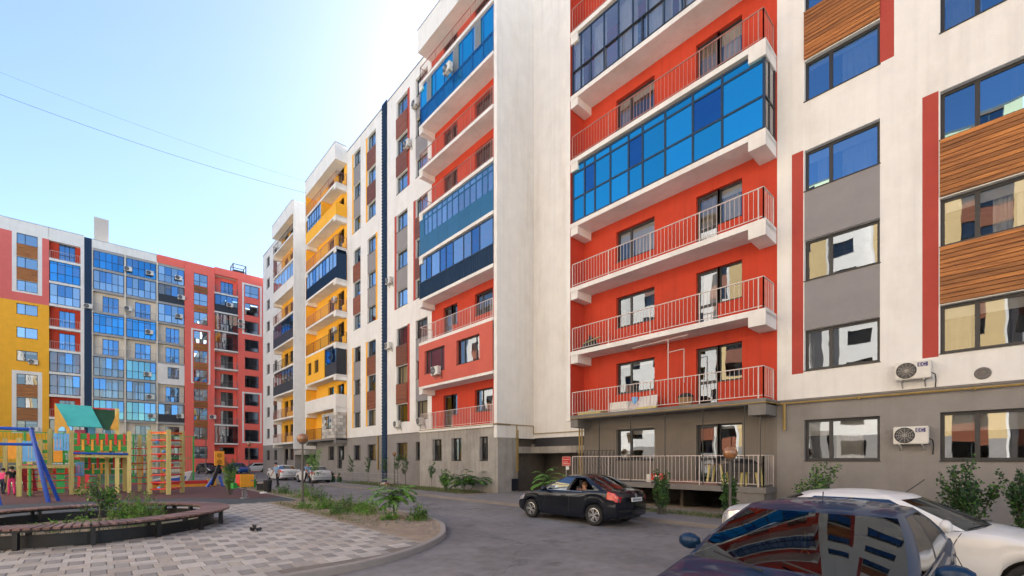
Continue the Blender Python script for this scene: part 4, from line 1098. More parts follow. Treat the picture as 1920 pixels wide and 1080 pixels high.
        for sd_ in (1, -1): mb.tube([(.66*s, sd_*(yb+.012), zb_+.004), (-.4*s, sd_*(yb+.016), zb_+.004), (-1.3*s, sd_*(yb+.008), zb_+.008)], .008, 5)
        mb.build('chrome_strip', M['alloy'], root)
        # rear: plate, emblem, bumper line
        mb = MB(); mb.box(-hl-.006, -hl+.03, -.26, .26, .735, .85); p = mb.build('number_plate', M['plate'], root)
        mb = MB()
        for i in range(7): y = -.2+.065*i; mb.box(-hl-.009, -hl-.005, y, y+.035, .76, .82)
        mb.build('plate_print', M['blackplastic'], p)
        mb = MB(); mb.lathe([(.03, 0), (.042, .004), (.054, 0)], 20, 0, Matrix.Translation((-hl+.035, 0, .915)) @ Matrix.Rotation(R(-80), 4, 'Y')); mb.build('emblem', M['alloy'], root)
        mb = MB(); mb.box(hl-.12, hl-.035, -.5, .5, .36, .52); mb.build('grille', M['blackplastic'], root)
        mb = MB(); mb.box(-hl-.012, -hl+.2, -W/2*.82, W/2*.82, .47, .485); mb.build('bumper_seam', M['blackplastic'], root)
        # wipers
        mb = MB()
        for y0 in (-.1, .5): xw_ = 1.24*s if rake else .98*s; mb.tube([(xw_, y0, interp(hood, xw_)+.075), (xw_-.16, y0-.5, interp(hood, xw_-.16)+.12)], .009, 5)
        mb.build('wiper', M['blackplastic'], root)
    return root
P_black = paint('black_blue_car_paint', (.004, .006, .012), 0, .25); P_black.node_tree.nodes['Principled BSDF'].inputs['Coat Weight'].default_value = 1
P_navy = paint('dark_navy_car_paint', (.006, .03, .08), .3, .25)
P_navy.node_tree.nodes['Principled BSDF'].inputs['Coat Weight'].default_value = .5
P_white = paint('white_car_paint', (.72, .71, .7), 0, .3)
P_blue = paint('mid_blue_car_paint', (.02, .09, .3), .2, .3)
P_dark = paint('dark_grey_car_paint', (.03, .03, .034), .2, .3)
black_car = car('parked_car', 'glossy black sedan with multi-spoke wheels and a child at its open rear window', (11.58, 9.42, 0), R(90), P_black, 4.4, 1.74, 1.52, open_rear_left=True, rake=1)
navy_car = car('parked_car', 'dark navy car in the foreground, windscreen and bonnet towards the viewer', (5.6, 1.33, 0), R(180), P_navy, 4.55, 1.96, 1.53, sideglass='carglass', rake=1)
white_car = car('parked_car', 'white sedan with a short roof aerial, parked close behind the dark navy car', (9.58, 1.25, 0), R(-90), P_white, 5.1, 1.8, 1.47, sideglass='darkglass', tail='lampclear')
car('parked_car', 'white sedan by the walking policeman, its boot towards the viewer', (13.55, 40.0, 0), R(90), P_white, 4.5, 1.75, 1.48)
car('parked_car', 'white sedan ahead of the policeman\'s white sedan, partly hidden by it', (13.1, 47.2, 0), R(92), P_white, 4.5, 1.75, 1.48)
def at(px, Y):
    a = (px-960)/844; return Y*(.676+.737*a)/(.737-.676*a)
car('parked_car', 'small white hatchback seen side-on below the coral red facade', (18.0, 79.5, 0), R(180), P_white, 4.2, 1.75, 1.5, True, True)
car('parked_car', 'bright blue car facing the viewer, below the red balcony column', (14.4, 72.5, 0), R(-80), P_blue, 4.3, 1.8, 1.55, True, True)
car('parked_car', 'dark grey car to the left of the bright blue car', (11.3, 75.0, 0), R(-75), P_dark, 4.3, 1.8, 1.55, True, True)
# aerial of the white car, ornament on the navy car's mirror
mb = MB(); mb.tube([(.2, 0, 1.43), (.42, 0, 1.64)], .007, 5); mb.build('aerial', M['blackplastic'], white_car)
mb = MB(); mb.tube([(-.2, .0, 1.44), (-.25, 0, 1.6)], .006, 5); mb.build('aerial', M['blackplastic'], navy_car)
mb = MB(); mb.tube([(.42, 0, 1.24), (.43, 0, 1.05)], .003, 4)
for i in range(16):
    t0, t1 = 2*math.pi*i/16, 2*math.pi*(i+1)/16; mb.cyl((.43, .035*math.cos(t0), 1.015+.035*math.sin(t0)), (.43, .035*math.cos(t1), 1.015+.035*math.sin(t1)), .006, n=5)
M['gold'] = mat('gold_trim', (.55, .42, .16), .3, 0, metal=.9); tag(mb.build('mirror_ornament', M['gold'], None, (5.6, 1.33, 0), R(180)), 'small gold ring pendant hanging behind the navy car windscreen', 'ornament')
mb = MB(); mb.box(.36, .4, -.11, .11, 1.24, 1.3); mb.build('interior_mirror', M['blackplastic'], navy_car)

# ------------------------------------------------------------------ people
SKIN = mat('skin', (.45, .24, .16), .6, .1, 8); HAIRM = mat('dark_hair', (.015, .011, .009), .6, .2, 12)
def figure(name, label, loc, rz, J, E_, tags, mats, hair=None, scale=1., fingers=True, cap=None):
    """J joint -> (x,y,z,r); E_ edges; tags: joint -> material index. One continuous skinned body."""
    names = list(J); me = bpy.data.meshes.new('b'); bm_ = bmesh.new(); lay = bm_.verts.layers.skin.verify(); vs = {}
    for k in names:
        x, y, z, r_ = J[k]; v = bm_.verts.new((x*scale, y*scale, z*scale)); r2 = r_ if isinstance(r_, tuple) else (r_, r_)
        v[lay].radius = (r2[0]*scale, r2[1]*scale); v[lay].use_root = (k == 'pelvis'); vs[k] = v
    for a, b in E_: bm_.edges.new((vs[a], vs[b]))
    bm_.to_mesh(me); bm_.free(); tmp = bpy.data.objects.new('tmp', me); C.objects.link(tmp)
    md = tmp.modifiers.new('s', 'SKIN'); md.use_smooth_shade = True; sb = tmp.modifiers.new('u', 'SUBSURF'); sb.levels = 2; sb.render_levels = 2
    dg = bpy.context.evaluated_depsgraph_get(); dg.update(); nm = bpy.data.meshes.new_from_object(tmp.evaluated_get(dg)); bpy.data.objects.remove(tmp)
    nm.name = name
    for m in mats: nm.materials.append(m)
    segs = [(Vector(J[a][:3])*scale, Vector(J[b][:3])*scale, tags.get(a, 0), tags.get(b, 0)) for a, b in E_]
    for p in nm.polygons:
        best = 1e9; c = p.center
        for a, b, ta, tb in segs:
            d = b-a; t = max(0, min(1, (c-a).dot(d)/max(d.length_squared, 1e-9))); q = (c-(a+d*t)).length
            if q < best: best = q; p.material_index = tb if t > .5 else ta
        p.use_smooth = True
    root = thing(name, label, 'person', loc, rz)
    O('body', nm, root)
    hx, hy, hz, hr = J['head']; hr = hr if not isinstance(hr, tuple) else hr[0]
    H_ = Vector((hx, hy, hz))*scale; r_ = hr*scale*1.08
    mb = MB(); prof = [(.001, r_*1.12), (r_*.55, r_*.98), (r_*.92, r_*.6), (r_*1.05, r_*.1), (r_*1.0, -r_*.3)]
    mb.lathe(prof, 14, 0, Matrix.Translation(H_+Vector((-.018*scale, 0, .02*scale))) @ Matrix.Rotation(R(-18), 4, 'Y')); mb.build('hair', cap or HAIRM, root, smooth=True)
    # face: eyes, nose, mouth, ears
    mb = MB(); f = r_
    for y in (-.36, .36): mb.lathe([(.001, .02*f*5), (.09*f, .0)], 8, 1, Matrix.Translation(H_+Vector((f*.84, y*f, .05*f))) @ Matrix.Rotation(R(90), 4, 'Y'))
    mb.bar(H_+Vector((f*.86, 0, .02*f)), H_+Vector((f*1.08, 0, -.22*f)), .16*f, .14*f, 0); mb.box(H_.x+f*.78, H_.x+f*.9, H_.y-.2*f, H_.y+.2*f, H_.z-.47*f, H_.z-.4*f, 2)
    for y in (-1, 1): mb.box(H_.x-.1*f, H_.x+.12*f, H_.y+y*f*.98-.05*f, H_.y+y*f*.98+.05*f, H_.z-.2*f, H_.z+.18*f, 0)
    mb.build('face', [SKIN, HAIRM, M['lampred']], root)
    if fingers:
        for sd_ in ('l', 'r'):
            if 'hand'+sd_ not in J: continue
            h = Vector(J['hand'+sd_][:3])*scale; e = Vector(J['wrist'+sd_][:3])*scale; d = (h-e).normalized(); sv = d.cross(Vector((0, 1, 0)));
            sv = sv.normalized() if sv.length > .1 else Vector((1, 0, 0)); mb = MB()
            for i, ln in enumerate((.06, .07, .075, .062)):
                b0 = h+sv*(i-1.5)*.018*scale; k1 = b0+d*ln*.6*scale; k2 = k1+(d+Vector((0, .0, 0))+sv*.25)*ln*.45*scale; mb.tube([b0, k1, k2], .008*scale, 5)
            b0 = h-d*.03*scale-sv*.03*scale; mb.tube([b0, b0+(d*.5-sv)*.04*scale, b0+(d*1.2-sv*.9)*.055*scale], .009*scale, 5); mb.build('fingers', SKIN, root)
    return root
def standing(step=.0, arm=.0, lean=0., arm_up=0):
    """facing +x, z up, 1.75 m"""
    J = dict(pelvis=(0, 0, .96, (.13, .16)), belly=(lean*.3, 0, 1.1, (.12, .155)), chest=(lean*.7, 0, 1.32, (.125, .18)), neck=(lean, 0, 1.5, .06), head=(lean+.02, 0, 1.64, .1), crown=(lean+.01, 0, 1.71, .085))
    E_ = [('pelvis', 'belly'), ('belly', 'chest'), ('chest', 'neck'), ('neck', 'head'), ('head', 'crown')]
    for sd_, y, sg in (('l', 1, 1), ('r', -1, -1)):
        st = step*sg; J['hip'+sd_] = (0, .09*y, .9, .095); J['knee'+sd_] = (st*.5+.03, .1*y, .5, .065); J['ankle'+sd_] = (st-(.06 if st < 0 else -.02), .1*y, .1 if st >= 0 else .14, .045); J['toe'+sd_] = (st+.17-(.08 if st < 0 else 0), .12*y, .035, .035)
        ar = -arm*sg; J['sho'+sd_] = (lean*.8, .19*y, 1.4, .062); J['elb'+sd_] = (lean*.8+ar*.5-.02, .25*y, 1.13, .048); J['wrist'+sd_] = (lean*.8+ar+.08, .25*y, .9, .034); J['hand'+sd_] = (lean*.8+ar+.11, .245*y, .83, .035)
        E_ += [('pelvis', 'hip'+sd_), ('hip'+sd_, 'knee'+sd_), ('knee'+sd_, 'ankle'+sd_), ('ankle'+sd_, 'toe'+sd_), ('chest', 'sho'+sd_), ('sho'+sd_, 'elb'+sd_), ('elb'+sd_, 'wrist'+sd_), ('wrist'+sd_, 'hand'+sd_)]
    return J, E_
shirt = mat('light_blue_shirt', (.22, .38, .6), .85, .1, 8); trousers = mat('dark_trousers', (.012, .013, .02), .9, .2, 8); shoe = mat('black_shoe', (.01, .01, .01), .5, .1, 9)
tg = {k: 1 for k in ('belly', 'chest', 'shol', 'shor')}; tg.update({k: 2 for k in ('pelvis', 'hipl', 'hipr', 'kneel', 'kneer', 'anklel', 'ankler')}); tg.update(toel=3, toer=3); tg.update({k: 0 for k in ('neck', 'head', 'crown', 'wristl', 'wristr', 'handl', 'handr', 'elbl', 'elbr')})
J, E_ = standing(.3, .22, .03)
navy_cap = mat('navy_cap', (.015, .02, .04), .8, .1, 8)
figure('person', 'policeman in light blue shirt and dark trousers striding past the white sedan', (11.2, 34.3, 0), R(-60), J, E_, tg, [SKIN, shirt, trousers, shoe], cap=navy_cap)
J, E_ = standing(.1, .1, .16)
figure('person', 'policeman in blue shirt leaning forward beside the slatted bench', (9.3, 34.6, 0), R(200), J, E_, tg, [SKIN, shirt, trousers, shoe], cap=navy_cap)
black_j = mat('black_jacket', (.012, .012, .014), .85, .2, 8); pink = mat('pink_cloth', (.75, .05, .2), .85, .1, 8); jeans = mat('dark_jeans', (.03, .035, .06), .9, .2, 8)
J, E_ = standing(.12, .08, .04)
figure('person', 'child in black jacket and pink leggings walking by the swing', (-3.33, 34.6, .1), R(100), J, E_, tg, [SKIN, black_j, pink, shoe], scale=.86)
J, E_ = standing(.05, .05, .0)
figure('person', 'child in bright pink top at the left edge beside the play tower', (-3.75, 35.8, .1), R(60), J, E_, tg, [SKIN, pink, jeans, shoe], scale=.8)
# child at the open rear window of the black sedan (seated, arms on the sill)
J = dict(pelvis=(0, 0, .52, .12), belly=(0, 0, .66, .11), chest=(0, 0, .82, (.1, .13)), neck=(0, 0, .95, .045), head=(.01, 0, 1.06, .088), crown=(.0, 0, 1.12, .078))
E_ = [('pelvis', 'belly'), ('belly', 'chest'), ('chest', 'neck'), ('neck', 'head'), ('head', 'crown')]
for sd_, y in (('l', 1), ('r', -1)):
    J['sho'+sd_] = (.01, .13*y, .88, .045); J['elb'+sd_] = (.1, .16*y, .8, .035); J['wrist'+sd_] = (.2, .08*y, .92, .026); J['hand'+sd_] = (.235, .07*y, .935, .026)
    J['hip'+sd_] = (.02, .08*y, .5, .08); J['knee'+sd_] = (.02, .3*y, .52, .06)
    E_ += [('chest', 'sho'+sd_), ('sho'+sd_, 'elb'+sd_), ('elb'+sd_, 'wrist'+sd_), ('wrist'+sd_, 'hand'+sd_), ('pelvis', 'hip'+sd_), ('hip'+sd_, 'knee'+sd_)]
figure('person', 'small child with brown hair looking out of the black sedan window', (11.12, 8.78, .09), R(178), J, E_, {**tg, 'kneel': 2, 'kneer': 2}, [SKIN, mat('pale_shirt', (.6, .55, .52), .9, .1, 8), jeans, shoe], cap=mat('brown_hair', (.1, .045, .02), .6, .2, 12))
# ------------------------------------------------------------------ air conditioners (hang on the walls: things of their own)
def ac_unit(label, loc, rz, sticker=True, w=.72, h=.5, d=.28, group=None, detail=True):
    """local x right, -y outwards, origin at lower middle of the back"""
    root = thing('air_conditioner', label, 'air conditioner', loc, rz, group)
    def casing():
        bm_ = bmesh.new(); bmesh.ops.create_cube(bm_, size=1)
        for v in bm_.verts: v.co = Vector((v.co.x*w, -.06-d/2+v.co.y*d, h/2+v.co.z*h))
        bmesh.ops.bevel(bm_, geom=bm_.edges[:], offset=.018, segments=2, affect='EDGES'); me = bpy.data.meshes.new('casing'); bm_.to_mesh(me); bm_.free(); me.materials.append(M['acwhite']); return me
    O('casing', cached(('acc', w, h, d), casing), root)
    def grille():
        mb = MB(); r = h*.42; T = Matrix.Translation((-w*.17, -.06-d-.002, h*.5)) @ Matrix.Rotation(R(90), 4, 'X')
        mb.lathe([(0.0, 0), (r, 0)], 24, 0, T); mb.lathe([(r, -.004), (r*1.04, .012), (r*1.08, 0)], 24, 0, T)
        for q in (.25, .45, .65, .85): mb.lathe([(r*q-.006, .004), (r*q, .012), (r*q+.006, .004)], 24, 1, T)
        for i in range(6):
            a = math.pi*i/6; mb.bar(T @ Vector((r*math.cos(a), r*math.sin(a), .008)), T @ Vector((-r*math.cos(a), -r*math.sin(a), .008)), .008, .008, 1)
        return mb.mesh('fan_grille', [M['acdark'], M['metal']])
    O('fan_grille', cached(('acg', w, h), grille), root)
    for x in (-w*.32, w*.32):
        def brk():
            mb = MB(); mb.box(-.015, .015, -.06-d, 0, -.04, -.003); mb.bar((0, -.06-d*.8, -.03), (0, -.005, -.2), .02, .02); mb.box(-.015, .015, -.012, 0, -.22, .1); return mb.mesh('bracket', M['metal'])
        O('bracket', cached(('acb', d), brk), root, (x, 0, 0))
    if detail:
        mb = MB(); pts = [(w/2+.0, -.2, .15), (w/2+.07, -.16, .1), (w/2+.08, -.06, -.05), (w/2+.06, -.012, -.3)]; mb.tube(pts, .014, 6); mb.build('hose', M['blackmetal'], root)
    if sticker:
        mb = MB(); mb.box(w*.14, w*.42, -.064-d, -.06-d+.001, h*.66, h*.9); st = mb.build('sticker', M['sticker'], root)
        def letters():
            cu = bpy.data.curves.new('lettering', 'FONT'); cu.body = 'EC'; cu.size = h*.27; cu.extrude = .001
            o_ = bpy.data.objects.new('tmp', cu); C.objects.link(o_); dg = bpy.context.evaluated_depsgraph_get(); dg.update()
            me = bpy.data.meshes.new_from_object(o_.evaluated_get(dg)); bpy.data.objects.remove(o_); me.materials.clear(); me.materials.append(M['acwhite']); me.name = 'lettering'; return me
        o = O('lettering', cached(('let', h), letters), st, (w*.165, -.0665-d, h*.69)); o.rotation_euler = (R(90), 0, 0)
    return root
RM = R(-90)
def on_main(Y, z, x=X0): return (x-.002, Y, z)
ac_unit('white air conditioner on the pale wall just above the yellow gas pipe', on_main(1.74, 4.25), RM, True, .78, .5)
ac_unit('white air conditioner on the grey ground storey wall, below the yellow gas pipe', on_main(1.78, 2.4), RM, True, .76, .5)
ac_unit('white air conditioner under the blue-glass window of the salmon plastered balcony', (16.32, 24.9, 7.45), RM, False, .8, .55)
ac_unit('air conditioner beside the louvered duct, upper one of two', on_main(33.4, 16.1), RM, False)
ac_unit('air conditioner beside the louvered duct, lower one of two', on_main(33.55, 10.9), RM, False)
ac_unit('air conditioner below the lowest red-edged window, right of the louvered duct', on_main(32.1, 4.5), RM, False)
ac_unit('air conditioner tucked left of the second red bay, above the concrete storey', on_main(28.6, 4.5), RM, False)
ac_unit('air conditioner between the two uppermost wood panels near the roof', on_main(30.5, 25.6), RM, False)
ac_unit('topmost air conditioner on the white wall left of the red bay', on_main(29.3, 28.0), RM, False)
ac_unit('air conditioner fixed outside the bright blue glazed balcony near the roof', (16.3, 23.5, 26.2), RM, False)
ac_unit('air conditioner inside the third yellow balcony from the roof canopy', on_main(44.9, 17.6), RM, False, detail=False)
ac_unit('air conditioner on the back wall of the yellow balcony below the middle', on_main(44.9, 14.6), RM, False, detail=False)
FA = [(-6.29, 14.3, 'air conditioner under the lowest plain window of the yellow wall'), (-6.24, 5.6, 'air conditioner on the yellow wall under the white-framed wood panels'), (3.05, 29.0, 'left one of two air conditioners on the top blue glazed loggia'), (5.49, 29.1, 'right one of two air conditioners on the top blue glazed loggia'),
      (8.91, 29.3, 'topmost air conditioner beside the coral red wall, on the glazed loggia'), (9.24, 26.4, 'air conditioner in front of the dark loggia panel by the red wall'), (3.05, 23.3, 'air conditioner between two open cream loggias, high up'), (8.98, 23.5, 'air conditioner on the third loggia down beside the red wall'),
      (-1.12, 22.7, 'air conditioner fixed on the navy louvered duct'), (5.43, 20.4, 'air conditioner on the bright blue loggia in mid facade'), (5.25, 14.2, 'air conditioner on the fifth-storey mirrored loggia'), (5.56, 10.9, 'air conditioner on the mirrored loggia with pale frames, below the middle'),
      (5.74, 8.1, 'lowest air conditioner, on the teal glazed loggia'), (9.11, 8.3, 'air conditioner on the low black-railed loggia by the red wall'), (15.55, 26.6, 'air conditioner on the black balcony panel of the red facade'), (17.2, 24.3, 'upper one of two stacked air conditioners on the red wall'), (17.2, 23.5, 'lower one of two stacked air conditioners on the red wall'), (13.22, 8.4, 'air conditioner at the side of a cluttered red balcony')]
for x, z, lab in FA:
    yy_ = YF-.1 if x < 13 else (YF-.5 if x < 16.7 else YF-.36)
    if abs(x+6.27) < .1: yy_ = YF-.01
    ac_unit(lab, (x, yy_, z), 0, False, .9, .6, .3, None, False)
# round wall vent
polem_v = mat('dark_grey_vent', (.14, .13, .125), .5, .1, 8)
mb = MB(); T = Matrix.Translation((X0-.004, .36, 4.26)) @ Matrix.Rotation(R(-90), 4, 'Y')
mb.lathe([(0, .03), (.05, .03), (.055, .012), (.1, .012), (.105, .028), (.15, .028), (.165, .0)], 24, 0, T); tag(mb.build('wall_vent', polem_v, smooth=False), 'round grey vent cap on the pale wall right of the air conditioner', 'vent')
# ------------------------------------------------------------------ red notice at the entrance
t = thing('notice_board', 'red notice with pale lettering lines at the dark entrance behind the black sedan', 'sign', (18.4, 15.75, 1.62), RM)
mb = MB(); mb.box(-.3, .3, -.02, .0, 0, .5); mb.build('board', mat('sign_red', (.5, .02, .018), .5, .1, 5), t)
mb = MB()
for z0, z1, a, b in ((.47, .485, -.28, .28), (.015, .03, -.28, .28), (.34, .36, -.22, .2), (.2, .22, -.22, .1), (.1, .125, -.2, .24)): mb.box(a, b, -.024, -.0195, z0, z1)
mb.box(-.285, -.27, -.0235, -.0195, .03, .47); mb.box(.27, .285, -.0235, -.0195, .03, .47); mb.build('lettering_lines', M['acwhite'], t)
mb = MB(); mb.box(-.05, .0, -.0, .06, -1.6, .5); mb.build('post', M['metal'], t)
t2 = MB(); t2.box(-.02, .2, -.03, -.021, -.2, -.02); t2.build('paper', M['plate'], t)
# ------------------------------------------------------------------ globe lamps
amber = mat('amber_globe', (.3, .13, .05), .15, .35, 5, coat=1); polem = mat('brown_grey_pole', (.1, .085, .075), .5, .2, 8)
def lamp(label, loc, h, r, pr=.045):
    t = thing('street_lamp', label, 'street lamp', loc)
    mb = MB(); mb.cyl((0, 0, -.05), (0, 0, h-r*.9), pr, pr*.85, 12); mb.cyl((0, 0, 0), (0, 0, .25), pr*1.5, pr*1.3, 12); mb.build('pole', polem, t, smooth=False)
    mb = MB(); mb.lathe([(.04, h-r*1.12), (r*.55, h-r*1.0), (r*.6, h-r*.82), (.04, h-r*.8)], 20); mb.build('collar', polem, t)
    mb = MB(); pr_ = [(r*math.sin(a), h-r*math.cos(a)) for a in [R(25+i*155/12) for i in range(13)]]; mb.lathe(pr_, 24); mb.build('globe', amber, t, smooth=True)
lamp('globe street lamp on a tall pole at the tip of the paving by the weeds', (6.09, 19.23, .1), 2.72, .215)
lamp('short globe lamp in front of the ground-storey balcony railing', (13.55, 5.37, .1), 2.05, .2)
lamp('small globe lamp on a thin pole below the grey-walled windows', (15.6, 29.5, .07), 2.3, .13, .03)
lamp('distant globe lamp in front of the coral red facade', (11.6, 53.5, 0), 3.6, .2, .05)
t = thing('lamp_post', 'thin dark post with a bent floodlight before the red facade', 'lamp post', (9.2, 63, 0))
mb = MB(); mb.cyl((0, 0, 0), (0, 0, 4.7), .06, .05, 8); mb.build('pole', polem, t); mb = MB(); mb.box(-.4, .15, -.12, .12, 4.65, 4.85); mb.build('floodlight', polem, t)
# ------------------------------------------------------------------ round slatted bench
bx, by = BC
t = thing('round_bench', 'large ring-shaped bench with dark red-brown slats around the planter', 'bench', (bx, by, .1))
Ri, Ro, zs_ = 2.46, 3.16, .46; n = 132
def slat():
    mb = MB(); wi, wo = 2*math.pi*Ri/n*.4, 2*math.pi*Ro/n*.37
    P_ = [(Ri, -wi), (Ro, -wo), (Ro, wo), (Ri, wi)]; mb.prism(P_, -.02, .022); return mb.mesh('slat', M['bench'])
sm_ = slat()
for i in range(n): o = O('slat', sm_, t, (0, 0, zs_-.022+random.uniform(-.003, .003)), 2*math.pi*i/n)
mb = MB()
for ra_ in (Ri+.12, Ro-.14):
    N_ = 96
    for i in range(N_):
        a, b = 2*math.pi*i/N_, 2*math.pi*(i+1)/N_
        mb.bar((ra_*math.cos(a), ra_*math.sin(a), zs_-.07), (ra_*math.cos(b), ra_*math.sin(b), zs_-.07), .06, .05)
mb.build('seat_ring', M['blackmetal'], t)
mb = MB(); mb.lathe([(2.76, -.03), (2.76, .27), (2.74, .275), (2.72, .27), (2.72, -.03)], 96); mb.build('planter_edge', M['blackmetal'], t)
for i in range(16):
    a = 2*math.pi*i/16-R(88)
    def leg():
        mb = MB(); mb.box(Ro-.22, Ro-.12, -.04, .04, -.01, zs_-.1); mb.box(Ri+.06, Ri+.16, -.035, .035, .1, zs_-.1); mb.box(Ri+.06, Ro-.12, -.03, .03, zs_-.11, zs_-.095); return mb.mesh('leg', M['blackmetal'])
    O('leg', cached('benchleg', leg), t, (0, 0, 0), a)
# ------------------------------------------------------------------ plants
def leaf(mb, p, d, nrm, L_, w_, mi=0):
    d = d.normalized(); s = d.cross(nrm)
    if s.length < 1e-3: s = Vector((1, 0, 0))
    s = s.normalized()*w_; up = s.cross(d).normalized()*(-.12*L_)
    k = len(mb.v); q = p+d*L_*.45
    mb.v += [tuple(p), tuple(q+s+up*.3), tuple(p+d*L_+up), tuple(q-s+up*.3)]; mb.f.append((k, k+1, k+2, k+3)); mb.m.append(mi)
def rv(rg): return Vector((rg.gauss(0, 1), rg.gauss(0, 1), rg.gauss(0, 1))).normalized()
def plant(name, label, cat, loc, kind, h, w_, seed, dens=1., mats=('leaf', 'leaf2', 'leaf3'), group=None):
    rg = random.Random(seed); st = MB(); sts = []; fo = MB(); mm = lambda: rg.choice([0, 0, 1, 2])
    if kind == 'frond':     # ailanthus-like: arching pinnate leaves from a few stems
        ns = max(1, int(3*dens))
        for s_ in range(ns):
            if s_: sts.append(st); st = MB()
            bx_ = Vector((rg.gauss(0, .05*w_), rg.gauss(0, .05*w_), 0)); tp = bx_+Vector((rg.gauss(0, .18*w_), rg.gauss(0, .18*w_), h*rg.uniform(.45, .72)))
            st.tube([bx_, bx_.lerp(tp, .5)+Vector((rg.gauss(0, .02), rg.gauss(0, .02), 0)), tp], .02, 6, rr=[.022, .016, .01])
            nf = int(11*dens)+5
            for i in range(nf):
                b0 = bx_.lerp(tp, rg.uniform(.45, 1)); az = 2.4*i+rg.uniform(-.3, .3); L_ = w_*rg.uniform(.4, .75); el = rg.uniform(.2, 1.0)
                dirn = Vector((math.cos(az)*math.cos(el), math.sin(az)*math.cos(el), math.sin(el))); p = b0.copy(); nseg = 9; pts = [p.copy()]
                for j in range(nseg):
                    p = p+dirn*L_/nseg; dirn = (dirn+Vector((0, 0, -.16))).normalized(); pts.append(p.copy())
                    side = dirn.cross(Vector((0, 0, 1))).normalized()
                    for sg in (1, -1):
                        ld = (side*sg+dirn*.5+Vector((0, 0, -.25))).normalized(); leaf(fo, p, ld, Vector((0, 0, 1)), .16*w_*rg.uniform(.7, 1.1)*(1-.4*j/nseg), .028*w_+.008, mm())
                st.tube(pts[::3], .004, 4)
    elif kind == 'bush':
        nst = int(14*dens)+6
        for i in range(nst):
            az = rg.uniform(0, 6.28); tp = Vector((math.cos(az), math.sin(az), 0))*w_*.5*math.sqrt(rg.random())+Vector((0, 0, h*rg.uniform(.5, 1.0))); b0 = Vector((rg.gauss(0, .06), rg.gauss(0, .06), 0))
            mid = b0.lerp(tp, .5)+Vector((rg.gauss(0, .05), rg.gauss(0, .05), .08*h)); st.tube([b0, mid, tp], .006, 5, rr=[.012, .008, .004])
            for j in range(int(70*dens)+26):
                u = rg.uniform(.25, 1.03); c = (b0.lerp(mid, u*2) if u < .5 else mid.lerp(tp, u*2-1)); p = c+rv(rg)*rg.uniform(.02, .13)*w_**.6
                if p.z > .03: leaf(fo, p, rv(rg)+Vector((0, 0, .25)), rv(rg), rg.uniform(.05, .1), rg.uniform(.018, .034), mm())
    elif kind == 'weed':
        for i in range(int(40*dens)):
            b0 = Vector((rg.gauss(0, .3*w_), rg.gauss(0, .3*w_), 0)); hh = h*rg.uniform(.35, 1.0)*math.exp(-(b0.length/w_)**2); tp = b0+Vector((rg.gauss(0, .12), rg.gauss(0, .12), hh)); st.tube([b0, b0.lerp(tp, .6)+Vector((0, 0, .03)), tp], .003, 4)
            for j in range(22):
                u = rg.uniform(.1, 1); p = b0.lerp(tp, u)+rv(rg)*.03; leaf(fo, p, rv(rg)+Vector((0, 0, .5)), rv(rg), rg.uniform(.04, .1), rg.uniform(.008, .02), mm())
        for i in range(int(160*dens)):
            b0 = Vector((rg.gauss(0, .42*w_), rg.gauss(0, .42*w_), 0)); leaf(fo, b0, Vector((rg.gauss(0, .35), rg.gauss(0, .35), 1)), rv(rg), rg.uniform(.08, .3)*h**.5, .006, rg.choice([0, 1, 1, 3]))
    elif kind == 'sapling':
        st.tube([(0, 0, 0), (rg.gauss(0, .03), rg.gauss(0, .03), h*.5), (rg.gauss(0, .05), rg.gauss(0, .05), h*.92)], .02, 7, rr=[.022, .016, .006])
        for i in range(int(16*dens)):
            z = h*rg.uniform(.42, .92); az = rg.uniform(0, 6.28); tp = Vector((math.cos(az)*w_*.5*rg.uniform(.5, 1), math.sin(az)*w_*.5*rg.uniform(.5, 1), z+rg.uniform(.05, .3)*h)); b0 = Vector((0, 0, z)); st.tube([b0, tp], .005, 5)
            for j in range(42):
                p = b0.lerp(tp, rg.uniform(.3, 1.05))+rv(rg)*.09*w_; leaf(fo, p, rv(rg), rv(rg), rg.uniform(.05, .09), rg.uniform(.016, .03), mm())
    t = thing(name, label, cat, loc, rg.uniform(0, 6), group)
    for q_ in sts+[st]:
        if q_.v: q_.build('stem', polem if kind != 'weed' else M['drygrass'], t)
    fo.build('foliage', [M[k] for k in mats]+[M['drygrass']], t)
    return t
LG = ('leaf2', 'leaf2', 'leaf'); DG = ('leaf', 'leaf3', 'leaf3'); MG = ('leaf', 'leaf2', 'leaf3')
plant('sapling', 'young tree with red-green leaves inside the ring bench planter', 'tree', (.0, 15.7, .14), 'sapling', 1.1, .9, 31, 1.2, ('leaf', 'leaf3', 'leaf2'))
plant('weed_clump', 'bushy green weeds behind the young tree in the planter', 'plant', (.75, 16.6, .14), 'weed', 1.0, 1.1, 32, 2.8, LG)
plant('weed_clump', 'low sprawling weeds left of the young tree in the planter', 'plant', (-.7, 16.3, .14), 'weed', .4, .8, 33, .6, LG)
plant('sapling', 'small tree with drooping feathery leaves near the kerb curve', 'tree', (7.05, 13.2, .1), 'frond', 1.4, 1.15, 34, 1.0, LG)
